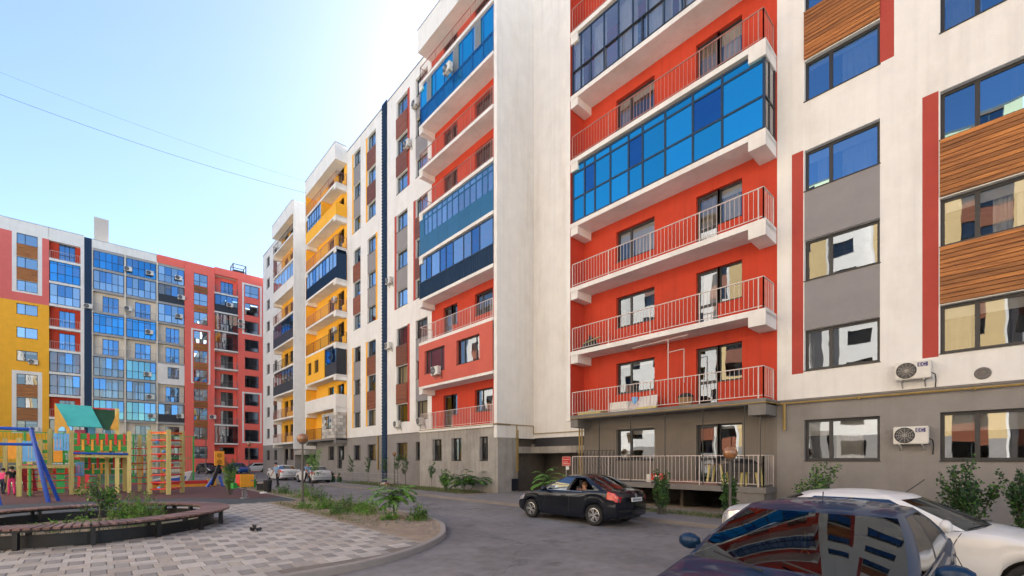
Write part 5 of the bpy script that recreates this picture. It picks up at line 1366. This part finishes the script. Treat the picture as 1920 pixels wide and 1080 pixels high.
for i, (x, y, h, w_, lab) in enumerate(((6.7, 14.6, .7, .75, 'dense weed clump just left of the feathery small tree'), (6.55, 15.9, .75, .6, 'weed clump with tall seed stalks in mid bed'), (6.3, 17.3, .5, .6, 'low weed clump left of the tall seed stalks'), (5.9, 15.2, .32, .5, 'short grass tuft along the paving edge'), (5.75, 17.8, .35, .5, 'grass tuft at the paving edge by the lamp foot'),
        (7.25, 12.1, .55, .35, 'thin spiky weed right of the feathery small tree'), (7.3, 16.4, .4, .5, 'flat weeds along the road side of the bed'), (7.2, 20.5, .75, .8, 'large green weed mound behind the lamp pole'), (7.45, 23.2, .8, .8, 'weed mound beyond the lamp, left of the road'), (7.4, 26.5, .6, .7, 'weed mound near the bin'), (6.6, 12.8, .25, .4, 'sparse tuft on bare soil before the small tree'))):
    plant('weed_clump', lab, 'plant', (x, y, .09), 'weed', h, w_, 40+i, 1.0 if h > .4 else .5, MG if i % 2 else LG)
plant('sapling', 'slender staked sapling next to the striding policeman', 'tree', (7.5, 22.3, .1), 'sapling', 2.3, 1.0, 60, .9, LG)
plant('shrub', 'pale leafy shrub behind the orange spring rider', 'plant', (5.1, 27.5, .1), 'bush', 1.5, .8, 61, .6, LG)
plant('shrub', 'round dark shrub before the distant parked cars', 'plant', (10.2, 55, 0), 'bush', 2.2, 2.2, 62, 1.3, DG)
plant('shrub', 'rose bush with white blooms before the left part of the balcony railing', 'plant', (13.9, 7.75, .08), 'bush', 1.55, .6, 63, .8, DG)
plant('shrub', 'leafy bush around the short globe lamp pole', 'plant', (13.95, 5.55, .08), 'bush', 1.45, .5, 64, .9, DG)
plant('shrub', 'wide green bush rising behind the white sedan roof', 'plant', (16.2, 3.85, .07), 'bush', 1.75, 1.2, 65, .8, MG)
plant('shrub', 'tall dark bush with bright tips at the right, before the grey wall', 'plant', (15.8, .62, .07), 'bush', 1.9, 1.15, 66, 1.2, ('leaf3', 'leaf3', 'leaf'))
plant('shrub', 'dark bush cut by the right edge of the picture', 'plant', (15.7, -.35, .07), 'bush', 1.6, .9, 67, 1.2, ('leaf3', 'leaf3', 'leaf'))
plant('shrub', 'big feathery shrub at the foot of the concrete corner', 'plant', (15.3, 20.7, .07), 'frond', 1.75, 1.75, 68, 1.3, MG)
plant('shrub', 'smaller shrub left of the big feathery shrub', 'plant', (15.4, 22.6, .07), 'bush', 1.3, .9, 69, .8, MG)
plant('shrub', 'feathery green shrub in the entrance behind the black sedan', 'plant', (15.9, 14.9, .1), 'frond', 1.7, 1.5, 70, .8, LG)
for i, (y, h, lab) in enumerate(((24.7, 1.5, 'bare-stemmed small tree before the concrete wall'), (28.1, 1.9, 'twiggy shrub left of the concrete block'), (29.2, 2.0, 'upright shrub before the railing, right of the small lamp'), (31.2, 2.1, 'upright shrub before the railing, left of the small lamp'), (34.0, 1.9, 'upright shrub by the foot of the louvered duct'), (37.2, 1.9, 'upright shrub left of the yellow downpipe'))):
    plant('shrub', lab, 'plant', (15.7, y, .07), 'sapling', h, .55, 80+i, .9, DG)
# lawn along the building and tufts on the bed
def tufts(name, label, pts, m, hmin, hmax, seed):
    rg = random.Random(seed); mb = MB()
    for (x0, x1, y0, y1, n, z) in pts:
        for _ in range(n):
            p = Vector((rg.uniform(x0, x1), rg.uniform(y0, y1), z)); leaf(mb, p, Vector((rg.gauss(0, .4), rg.gauss(0, .4), 1)), rv(rg), rg.uniform(hmin, hmax), .008, rg.choice([0, 0, 1]))
    o = mb.build(name, [M['grass'], M['drygrass']] if m == 0 else [M['drygrass'], M['grass']]); o['kind'] = 'stuff'; o['label'] = label; return o
tufts('grass', 'short lawn strip along the foot of the building', [(14.3, 16.3, 20, 36.4, 9000, .07), (14.3, 15.2, -4, 13.8, 6000, .07), (15.2, 17.2, -4, 5, 2500, .07)], 0, .05, .2, 5)
tufts('grass', 'dry grass scattered over the planting bed', [(5.4, 7.2, 11.5, 21, 900, .09), (6.85, 7.9, 15, 45, 2600, .09), (5.36, 5.8, 13, 21, 500, .09)], 1, .04, .16, 6)
tufts('grass', 'grass growing in the ring bench planter', [(-2, 1.6, 14.8, 18, 600, .13)], 0, .05, .22, 7)
rg = random.Random(9); mb = MB()
for _ in range(260):
    x, y = rg.uniform(6.2, 7.6), rg.uniform(9.6, 13.5)
    if in_island(x, y): s_ = rg.uniform(.008, .03); mb.box(x-s_, x+s_, y-s_*.8, y+s_*.8, .08, .1+s_*.8)
o = mb.build('gravel', M['kerb']); o['kind'] = 'stuff'; o['label'] = 'loose stones on the bare soil of the bed'
mb = MB()
for _ in range(26):
    a = rg.uniform(0, 6.28); p = Vector((3.0+rg.gauss(0, .05), 13.09+rg.gauss(0, .04), .115+abs(rg.gauss(0, .05)))); leaf(mb, p, rv(rg)+Vector((0, 0, .3)), rv(rg), .11, .035)
tag(mb.build('plastic_scrap', M['blackplastic']), 'crumpled black plastic scrap lying on the pale pavers', 'litter')
# ------------------------------------------------------------------ overhead cables
def cable(label, a, b, sag, r_):
    a, b = Vector(a), Vector(b); pts = [a.lerp(b, i/24)-Vector((0, 0, sag*4*(i/24)*(1-i/24))) for i in range(25)]; mb = MB(); mb.tube(pts, r_, 5); tag(mb.build('cable', M['blackmetal']), label, 'cable')
cable('lower of two overhead cables crossing the sky', (16.4, 50.2, 30.4), (-19.6, 51.5, 30.7), 1.2, .012)
cable('upper, thinner overhead cable crossing the sky', (16.4, 49.8, 31.4), (-19.6, 50.5, 31.6), .9, .006)
# ------------------------------------------------------------------ playground
pg = mat('play_green', (.025, .3, .045), .5, .12, 5); pgl = mat('light_play_green', (.04, .42, .1), .5, .1, 5); pr_ = mat('play_red', (.68, .03, .02), .45, .12, 5); py_ = mat('play_orange', (.9, .38, .03), .5, .12, 5); pb = mat('play_blue', (.015, .09, .5), .35, .15, 5, coat=.3); plb = mat('light_play_blue', (.16, .46, .85), .5, .1, 5)
pteal = mat('teal_roof', (.07, .48, .44), .5, .08, 3); pdg = mat('dark_green_roof', (.01, .06, .012), .6, .15, 3); pye = mat('play_yellow', (.78, .42, .06), .55, .1, 4); ppink = mat('play_pink', (.62, .08, .16), .5, .1, 4)
Y0 = 33.2; GZ = .1
t = thing('play_tower', 'wooden play tower with teal roof, green railings and blue slatted panels', 'playground', (0, Y0, GZ))
def post(x, y, z0, z1, s=.18):
    mb = MB(); mb.box(-s/2, s/2, -s/2, s/2, z0, z1-.02); mb.box(-s/2+.02, s/2-.02, -s/2+.02, s/2-.02, z1-.02, z1); return mb.build('post', M['lumber'], t, (x, y, 0))
for x, y, z1 in ((-2.96, .2, 2.95), (-2.7, 1.6, 2.6), (-1.92, .9, 3.5), (-1.07, 0, 3.4), (-.68, 1.7, 3.4), (.33, 1.5, 3.5), (.74, .2, 4.7), (1.24, 0, 3.45), (1.1, 1.6, 3.4), (-2.0, 2.2, 3.3)): post(x, y, -.1, z1)
# decks
for (x0, x1, z) in ((-2.96, -1.07, 1.55), (-1.07, 1.24, 2.12)):
    mb = MB(); x = x0
    mb.box(x0, x1, -.06, -.02, z-.14, z-.02)
    while x < x1-.05: mb.box(x+.005, min(x+.12, x1), -.02, 1.6, z-.03, z); x += .125
    mb.build('deck', M['lumber'], t)
mb = MB(); mb.cyl((-1.0, -.09, 2.2), (1.2, -.09, 2.16), .06, n=10); mb.build('rail_tube', pb, t)
def railset(x0, x1, z, y, n1, top=True):
    mb = MB(); mb.box(x0, x1, y-.02, y+.02, z+.4, z+.66); mb.build('green_board', pg, t)
    mb = MB(); mb.box(x0, x1, y-.02, y+.02, z+.72, z+.98); mb.build('green_board', pg, t)
    mb = MB(); mb.box(x0, x1, y-.02, y+.02, z+.08, z+.34); mb.build('green_board', pg, t)
    for i in range(n1):
        x = x0+(x1-x0)*(i+.55)/n1; mb = MB(); mb.box(x-.055, x+.055, y-.05, y-.022, z+.42, z+1.02); mb.build('red_peg', pr_, t)
        x += (x1-x0)*.45/n1
        if x < x1-.05: mb = MB(); mb.box(x-.05, x+.05, y-.045, y-.023, z+.1, z+.68); mb.build('yellow_peg', py_, t)
railset(-1.0, 1.2, 2.25, -.06, 6); railset(-.75, 1.1, 2.25, 1.62, 5)
railset(-.6, 1.15, .95, 1.68, 5)
def slat_panel(x0, x1, z0, z1, y):
    mb = MB(); k = 5; w_ = (x1-x0)/k
    for i in range(k): mb.box(x0+i*w_+.012, x0+(i+1)*w_-.012, y-.02, y, z0, z1)
    mb.box(x0, x1, y, y+.02, z0+.08, z0+.16); mb.box(x0, x1, y, y+.02, z1-.16, z1-.08); mb.build('blue_panel', plb, t)
slat_panel(-1.72, -1.14, 2.32, 3.22, -.05); slat_panel(-.95, -.6, .95, 1.75, .9); slat_panel(-2.85, -2.3, 1.75, 2.8, .1)
def panel(nm, pts, m, th=.04):
    """flat board through pts, th thick"""
    P_ = [Vector(p) for p in pts]; nrm = (P_[1]-P_[0]).cross(P_[2]-P_[0]).normalized()*th; mb = MB(); n_ = len(P_); k = len(mb.v)
    mb.v += [tuple(p) for p in P_]+[tuple(p+nrm) for p in P_]; mb.f.append(tuple(range(n_))); mb.m.append(0); mb.f.append(tuple(reversed(range(n_, 2*n_)))); mb.m.append(0)
    for i in range(n_): j = (i+1) % n_; mb.f.append((i, n_+i, n_+j, j)); mb.m.append(0)
    return mb.build(nm, m, t)
panel('roof_panel', [(-1.75, 1.2, 4.88), (-.33, 1.2, 4.84), (.13, -.12, 3.6), (-1.22, -.12, 3.64)], pteal, .05)
panel('roof_panel', [(-.3, 1.25, 4.7), (.8, 1.25, 4.68), (.42, -.05, 3.52), (.16, -.05, 3.55)], pdg, .05)
mb = MB(); mb.box(-.3, .8, 1.24, 1.32, 4.7, 4.78); mb.build('ridge_trim', pr_, t)
# gable wall with arched opening (left) and right gable
pts = [(-1.7, 4.8), (-1.24, 3.62), (-1.14, 3.4), (-1.14, 3.2), (-1.25, 3.2)]; arch = [(-1.42+.16*math.cos(R(a)), 3.28+.3*math.sin(R(a))) for a in range(0, 181, 20)]
poly = [(-1.7, 4.8), (-1.7, 3.2), (-1.58, 3.2)]+list(reversed(arch))+[(-1.26, 3.2), (-1.1, 3.2), (-1.14, 3.5)]
panel('gable_wall', [(x, .02, z) for x, z in poly], pye)
panel('gable_wall', [(.78, .12, 4.6), (.42, .12, 3.5), (.78, .12, 3.5)], pye)
mb = MB(); mb.box(-.98, -.55, .75, .8, 3.3, 3.48); mb.build('pink_board', ppink, t)
mb = MB(); mb.box(-.45, -.15, .7, .74, 3.2, 3.95); mb.box(.25, .5, .7, .74, 3.2, 3.8); mb.build('blue_board', plb, t)
# net of red ropes, slide, ramp
for z in (.35, .75, 1.1, 1.4):
    mb = MB(); mb.cyl((-2.85, .3, z), (-1.12, .15, z+.03), .03, n=6); mb.build('red_rope', pr_, t)
mb = MB(); mb.box(-2.62, -2.55, -.05, .5, 0, 1.6); mb.build('green_side', pgl, t)
mb = MB(); mb.box(-1.65, -1.35, .3, .4, .05, 1.5); mb.build('green_side', pgl, t)
mb = MB(); 
for i in range(10):
    a = i/9; 
    if i < 9: mb.bar((-2.8-.0, 1.2+a*2.2, 1.5*(1-a)+.1), (-2.8, 1.2+(i+1)/9*2.2, 1.5*(1-(i+1)/9)+.1), .5, .04)
mb.build('slide', ppink, t)
mb = MB(); mb.box(-1.0, -.3, .6, 1.0, -.02, .25); mb.build('step', M['lumber'], t)
mb = MB(); mb.box(-2.4, -1.2, -.15, .1, -.02, .12); mb.build('step', M['bench'], t)
mb = MB(); mb.box(1.65, 1.95, 1.6, 1.68, .9, 2.05); mb.build('orange_board', py_, t)
for z in (.45, .8, 1.3, 1.65, 2.1, 2.5):
    mb = MB(); mb.cyl((1.3, .9, z), (2.2, .6, z), .03, n=6); mb.build('red_rope', pr_, t)
for x, y in ((1.75, 1.0), (2.15, 1.2)): post(x, y, -.1, 3.3)
mb = MB(); mb.box(1.24, 1.9, .9, 1.0, 1.5, 1.62); mb.build('beam', M['lumber'], t)
# climbing tower (own thing)
tw = thing('climbing_frame', 'square climbing tower of yellow posts with red rungs, right of the play tower', 'playground', (2.72, 31.0, GZ)); t = tw
cor = [(0, -1.0), (.72, .15), (-.08, 1.1), (-.7, .1)]
for x, y in cor: post(x, y, -.1, 3.45, .2)
for a, b in ((0, 1), (1, 2), (2, 3), (3, 0)):
    for i in range(9):
        z = .25+.38*i; mb = MB(); mb.cyl((*cor[a], z), (*cor[b], z+(.0 if i % 2 else .04)), .04 if a in (0, 3) else .03, n=8); mb.build('rung', pr_, tw)
for i in range(12):
    z = .3+.25*i; mb = MB(); mb.lathe([(.001, -.1), (.07, -.07), (.1, 0), (.07, .07), (.001, .1)], 10, 0, Matrix.Translation((random.uniform(-.4, .4), random.uniform(-.3, .4), z))); mb.build('hold', pr_ if i % 2 else plb, tw, smooth=True)
mb = MB(); mb.bar((*cor[0], 3.3), (*cor[1], 3.3), .05, .1); mb.bar((*cor[3], 3.3), (*cor[0], 3.3), .05, .1); mb.build('top_beam', py_, tw)
# second play structure further back
t = thing('play_bridge', 'second wooden play structure with orange boards behind the play tower', 'playground', (-2.4, 39.0, GZ))
for x, y, z1 in ((-1.6, 0, 3.1), (-.2, 0, 3.1), (1.1, 0, 3.1), (2.4, 0, 3.2), (-.2, 1.4, 3.1), (2.4, 1.4, 3.2)): post(x, y, -.1, z1)
for x0, x1, z0, z1, m in ((-1.5, -1.0, 1.9, 3.0, py_), (.35, .75, 1.7, 3.1, py_), (-.9, -.3, 1.8, 2.7, plb), (2.5, 2.9, 1.2, 2.6, py_), (1.2, 1.6, 1.9, 2.9, pr_)):
    mb = MB(); mb.box(x0, x1, -.08, -.04, z0, z1); mb.build('board', m, t)
for z in (1.75, 2.35, 2.95): mb = MB(); mb.box(-.1, 2.4, -.03, .03, z-.09, z+.09); mb.build('green_board', pg, t)
for z in (.4, .8, 1.2): mb = MB(); mb.cyl((-1.6, 0, z), (2.4, 0, z), .03, n=6); mb.build('red_rope', pr_, t)
mb = MB(); mb.box(-1.6, 2.4, 0, 1.4, 1.45, 1.52); mb.build('deck', M['lumber'], t)
mb = MB(); mb.bar((1.7, -.1, 1.5), (1.7, -2.0, .15), .5, .05); mb.build('slide', pr_, t)
# swing frame
sw = thing('swing_frame', 'blue tubular swing frame at the left edge', 'swing', (-1.75, 28.1, GZ))
mb = MB(); mb.tube([(-.35, 0, 3.15), (-4.5, -.1, 3.2)], .07, 10); mb.build('top_bar', pb, sw)
mb = MB(); mb.tube([(-.3, 0, 2.5), (-4.5, -.1, 2.52)], .06, 10); mb.build('cross_bar', pb, sw)
mb = MB(); mb.tube([(-.4, 0, 3.2), (.15, -.15, -.1)], .08, 10); mb.build('leg', pb, sw)
mb = MB(); mb.tube([(-.25, .05, 2.4), (.45, .35, -.1)], .07, 10); mb.build('leg', pb, sw)
mb = MB(); mb.tube([(-1.45, .1, 1.0), (-1.2, -.55, -.1)], .07, 10); mb.build('leg', pb, sw)
mb = MB(); mb.tube([(-3.9, .1, 3.2), (-4.3, -.5, -.1)], .08, 10); mb.build('leg', pb, sw)
# spring rider with orange box seat
t = thing('spring_rider', 'orange spring rider on a coil spring at the edge of the rubber floor', 'spring rider', (5.15, 24.6, GZ), R(20))
mb = MB(); pts = [(.11*math.cos(a*.9), .11*math.sin(a*.9), .02+.0135*a) for a in range(0, 40)]; mb.tube(pts, .022, 6); mb.build('spring', M['metal'], t)
mb = MB(); mb.lathe([(.001, .0), (.2, .0), (.2, .03), (.001, .035)], 18); mb.build('base_plate', M['metal'], t)
mb = MB(); mb.box(-.45, .45, -.12, .12, .54, .6); mb.build('seat', pg, t)
for y in (-.16, .16): mb = MB(); mb.box(-.32, .34, y-.02, y+.02, .55, 1.15); mb.build('side_board', py_, t)
mb = MB(); mb.box(-.34, -.3, -.14, .14, .62, 1.15); mb.build('backrest', pr_, t)
mb = MB(); mb.cyl((.2, -.34, .85), (.2, .34, .85), .02, n=8); mb.build('handle', pb, t)
mb = MB(); mb.box(.4, .5, -.1, .1, .5, .9); mb.box(-.6, -.42, -.1, .1, .5, .75); mb.build('end_board', pg, t)
# small toy with yellow panel on blue legs
t = thing('toy_signboard', 'yellow play panel with dark figure cut-outs on a slanted post and blue legs', 'play panel', (6.1, 36.8, GZ), R(10))
mb = MB(); mb.bar((-.45, 0, .1), (.05, 0, 1.5), .22, .2); mb.build('post', M['blackplastic'], t)
mb = MB(); mb.box(-.25, .35, -.06, .02, 1.45, 2.45); mb.build('panel', py_, t)
for z in (1.7, 2.15): mb = MB(); mb.lathe([(.001, .012), (.16, .012), (.17, .0)], 14, 0, Matrix.Translation((.05, -.06, z)) @ Matrix.Rotation(R(90), 4, 'X')); mb.build('disc', mat('brown_orange', (.5, .2, .01), .5, .1, 4) if z < 2 else bpy.data.materials['brown_orange'], t)
for x in (-.75, .25): mb = MB(); mb.bar((x*.3, 0, .7), (x, -.1, -.05), .14, .14); mb.build('leg', pb, t)
# sandbox
t = thing('sandbox', 'low red and yellow sandbox border behind the climbing tower', 'sandbox', (4.0, 37.6, GZ))
mb = MB(); mb.box(-1.6, 1.6, -.05, .05, 0, .18); mb.build('yellow_board', py_, t); mb = MB(); mb.box(-1.6, 1.6, -.04, .06, .185, .42); mb.build('red_board', pr_, t); mb = MB(); mb.box(1.6, 2.1, -.08, .3, 0, .5); mb.build('corner_seat', pye, t)
mb = MB(); mb.box(-1.6, 1.6, 2.2, 2.3, 0, .3); mb.build('yellow_board', py_, t)
t = thing('playhouse_boat', 'small white and blue boat-shaped toy behind the climbing tower', 'toy', (3.9, 41.5, GZ))
mb = MB(); mb.face([(-1.2, 0, 0), (.9, 0, 0), (1.3, 0, 1.0), (-1.2, 0, .35)]); mb.face([(-1.2, .6, 0), (-1.2, .6, .35), (1.3, .6, 1.0), (.9, .6, 0)]); mb.face([(.9, 0, 0), (.9, .6, 0), (1.3, .6, 1.0), (1.3, 0, 1.0)]); mb.face([(-1.2, 0, .35), (1.3, 0, 1.0), (1.3, .6, 1.0), (-1.2, .6, .35)]); mb.build('hull', M['acwhite'], t)
mb = MB(); mb.face([(-1.1, -.01, .06), (.75, -.01, .06), (.95, -.01, .62), (-1.1, -.01, .28)]); mb.build('blue_stripe', pb, t)
# court fence
t = thing('court_fence', 'tall green mesh fence of the sports court beside the red facade', 'fence', (6.35, 50, 0))
for x in (-12.6, -10.5, -8.4, -6.3, -4.2, -2.1, -.85, 0): mb = MB(); mb.box(x-.06, x+.06, -.06, .06, 0, 4.1); mb.build('post', pg, t)
for z in (.12, 2.1, 4.05): mb = MB(); mb.box(-12.6, 0, -.03, .03, z-.03, z+.03); mb.build('rail', pg, t)
mb = MB(); x = -12.6
while x < 0: mb.box(x-.008, x+.008, -.006, .006, .1, 4.0); x += .2
mb.build('mesh_wire', pg, t)['kind'] = 'stuff'
# bench and bin by the road, dark posts
t = thing('park_bench', 'small slatted bench with pale slats by the playground edge', 'bench', (7.3, 30.6, .1), R(75))
for i in range(4): mb = MB(); mb.box(-.75, .75, -.2+.11*i, -.11+.11*i, .43, .46); mb.build('slat', M['curtain2'], t)
for i in range(3): mb = MB(); mb.box(-.75, .75, .24+.03*i, .27+.03*i, .55+.14*i, .65+.14*i); mb.build('slat', M['curtain2'], t)
for x in (-.6, .6): mb = MB(); mb.box(x-.03, x+.03, -.2, .22, 0, .43); mb.bar((x, .22, .3), (x, .32, .95), .05, .05); mb.build('leg', M['blackmetal'], t)
t = thing('litter_bin', 'dark litter bin at the corner of the rubber floor', 'bin', (7.0, 28.0, .1))
mb = MB(); mb.lathe([(.001, .02), (.19, .02), (.22, .66), (.2, .66), (.19, .6), (.001, .6)], 18); mb.build('bucket', M['blackplastic'], t, smooth=False); mb = MB(); mb.lathe([(.21, .64), (.235, .655), (.235, .69), (.21, .7)], 18); mb.build('rim', M['blackmetal'], t)
mb = MB(); mb.lathe([(.001, .09), (.16, .07), (.22, 0)], 14, 0, Matrix.Translation((6.7, 27.6, .1))); tag(mb.build('plastic_bag', M['acwhite'], smooth=True), 'white plastic bag lying in front of the litter bin', 'litter')
# low wire fence, bricks and tape by the flat facade
t = thing('garden_fence', 'low pale wire fence before the grey-walled ground storey', 'fence', (15.2, 28, .07))
for i in range(8): mb = MB(); mb.box(-.012, .012, i*1.6-.012, i*1.6+.012, 0, .9); mb.build('post', M['greyf'], t)
for z in (.45, .86): mb = MB(); mb.box(-.008, .008, 0, 11.2, z-.008, z+.008); mb.build('rail', M['greyf'], t)
mb = MB(); y = 0
while y < 11.2: mb.box(-.004, .004, y-.003, y+.003, .02, .86); y += .16
mb.build('mesh_wire', M['greyf'], t)['kind'] = 'stuff'
t = thing('brick_pile', 'small pile of pale and red bricks against the railing', 'bricks', (15.0, 29.7, .07)); rb = random.Random(4)
brm = [mat('red_brick', (.35, .12, .07), .9, .1, 5), M['block']]
for i in range(34):
    k = i//9; mb = cached(('brick', i % 2), lambda: MB().box(-.125, .125, -.06, .06, 0, .065).mesh('brick', brm[0 if i % 3 else 1]))
    O('brick', mb, t, (rb.uniform(-.05, .05), (i % 9-4)*.135*(1-.12*k)+rb.uniform(-.02, .02), k*.068 if i < 27 else .2), rb.uniform(-.2, .2))
t = thing('barrier_tape_fence', 'low red and white barrier rail on dark stakes beyond the white sedan', 'barrier', (14.6, 37.0, .05))
for i in range(4): mb = MB(); mb.lathe([(.16, 0), (.2, .35), (.08, .75), (.001, .85)], 10, 0, Matrix.Translation((0, i*1.4, 0))); mb.build('dark_shrub_stake', M['leaf3'], t)
mb = MB(); mb.box(-.02, .02, -.3, 4.4, .52, .62); mb.build('rail', mat('barrier_red_white', (.6, .3, .27), .6, .3, 3), t)
# ------------------------------------------------------------------ clutter on the near balconies
def pile(name, label, loc, cat, parts):
    t = thing(name, label, cat, loc, RM)
    for nm, m, fn in parts:
        mb = MB(); fn(mb); mb.build(nm, m, t)
    return t
rc = random.Random(8)
def crumple(mb, w_, d, h, n=7):
    g = [[Vector((w_*(i/n-.5), d*(j/n-.5), h*max(0, math.sin(math.pi*i/n))*max(0, math.sin(math.pi*j/n))*rc.uniform(.6, 1.2))) for j in range(n+1)] for i in range(n+1)]
    for i in range(n):
        for j in range(n): mb.face([g[i][j], g[i+1][j], g[i+1][j+1], g[i][j+1]])
zb1 = F(1)
pile('storage_heap', 'white board, bags and a blue bucket heaped on the lowest red balcony', (16.75, 10.55, zb1), 'clutter', [
    ('board', M['acwhite'], lambda mb: mb.bar((-.95, -.1, .02), (-1.0, .2, .5), 1.0, .02, up=(0, 1, 0)) if False else mb.box(-1.1, -.2, -.25, .15, .0, .42)), ('sheet', M['curtain'], lambda mb: mb.face([(.2, -.25, .02), (1.1, -.2, .02), (.95, .2, .62), (.1, .2, .6)])),
    ('bag', M['rail'], lambda mb: crumple(mb, .8, .5, .5)), ('bucket', plb, lambda mb: mb.lathe([(.001, .3), (.1, .3), (.14, .58), (.12, .58)], 14)), ('planks', M['lumber'], lambda mb: mb.box(.25, 1.2, -.35, -.28, .02, .1))])
pile('storage_basket', 'wicker basket with dark bundle by the door of the lowest red balcony', (16.85, 8.35, zb1), 'basket', [
    ('basket', mat('wicker', (.32, .2, .1), .9, .3, 20), lambda mb: mb.lathe([(.001, .01), (.24, .01), (.3, .34), (.27, .34), (.22, .05)], 16)), ('bundle', M['seatcloth'], lambda mb: (mb.lathe([(.28, .33), (.3, .42), (.15, .52), (.001, .5)], 9)))])
pile('storage_heap', 'grey bundle with rails at the left end of the second red balcony', (16.75, 12.9, F(2)), 'clutter', [
    ('cloth', M['seatcloth'], lambda mb: crumple(mb, 1.0, .6, .75)), ('board', M['lumber'], lambda mb: mb.bar((-.2, -.2, .3), (.75, -.25, .42), .12, .03))])
pile('storage_heap', 'brown board lying at the left end of the lowest red balcony', (16.7, 12.8, zb1), 'clutter', [('board', M['lumber'], lambda mb: mb.box(-.6, .7, -.25, .25, .02, .14)), ('cloth', M['concrete'], lambda mb: crumple(mb, .9, .4, .25))])
t = thing('drying_frame', 'thin white pipe frame hanging in front of the lowest red balcony wall', 'frame', (16.5, 8.9, zb1), RM)
mb = MB(); mb.tube([(0, 0, .15), (0, 0, 2.65)], .02, 6); mb.tube([(0, 0, 2.15), (.6, .1, 2.2), (.6, .1, .9)], .016, 6); mb.tube([(-1.6, 0, 2.62), (.8, 0, 2.68)], .016, 6); mb.build('pipe', M['rail'], t)
t = thing('table', 'rough wooden table with a draped dark cloth on the ground-storey balcony', 'table', (16.8, 6.35, F(0)), RM)
mb = MB(); mb.box(-1.1, .75, -.3, .3, .74, .78); mb.build('top', M['bench'], t)
for x, dx in ((-.95, -.1), (-.55, .1), (.2, -.05), (.6, .12)):
    for y in (-.22, .22): mb = MB(); mb.bar((x, y, .74), (x+dx, y, 0), .07, .05); mb.build('leg', M['lumber'], t)
mb = MB(); crumple(mb, 1.1, .5, .16); mb.build('cloth', M['blackplastic'], t, (.2, 0, .785)); mb = MB(); mb.box(-.4, .7, -.34, -.31, .5, .8); mb.build('cloth_edge', M['blackplastic'], t)
mb = MB(); mb.lathe([(.001, 0), (.12, 0), (.15, .16), (.12, .17)], 12); mb.build('pot', M['blackmetal'], t, (-.75, 0, .785))
t = thing('red_box', 'red crate with white label on the ground-storey balcony', 'crate', (16.6, 9.35, F(0)), RM)
mb = MB(); mb.box(-.25, .25, -.16, .16, .1, .38); mb.build('crate', pr_, t); mb = MB(); mb.box(-.1, .1, -.165, -.161, .16, .3); mb.build('label_patch', M['acwhite'], t); mb = MB(); mb.box(-.5, -.28, -.12, .12, .02, .34); mb.build('jug', M['acwhite'], t)
t = thing('window_grille', 'dark lattice grille leaning behind the left end of the ground balcony railing', 'grille', (16.75, 12.6, F(0)), RM)
mb = MB()
for i in range(11): x = -1.1+.21*i; mb.bar((x, 0, .0), (x, 0, 1.35), .018, .018); 
for i in range(10):
    x = -1.1+.21*i; mb.bar((x, 0, .05), (x+.21, 0, .45), .012, .012); mb.bar((x+.21, 0, .45), (x, 0, .85), .012, .012); mb.bar((x, 0, .85), (x+.21, 0, 1.3), .012, .012)
for z in (0, 1.35): mb.bar((-1.1, 0, z), (1.0, 0, z), .025, .025)
mb.build('lattice', M['raildark'], t)
mb = MB(); mb.box(-.6, .6, -.1, .1, 0, .16); mb.box(.7, 1.3, -.08, .1, 0, .12); tag(mb.build('boards', M['bench'], None, (16.6, 8.3, F(0)), RM), 'brown planks lying behind the ground balcony railing', 'planks')
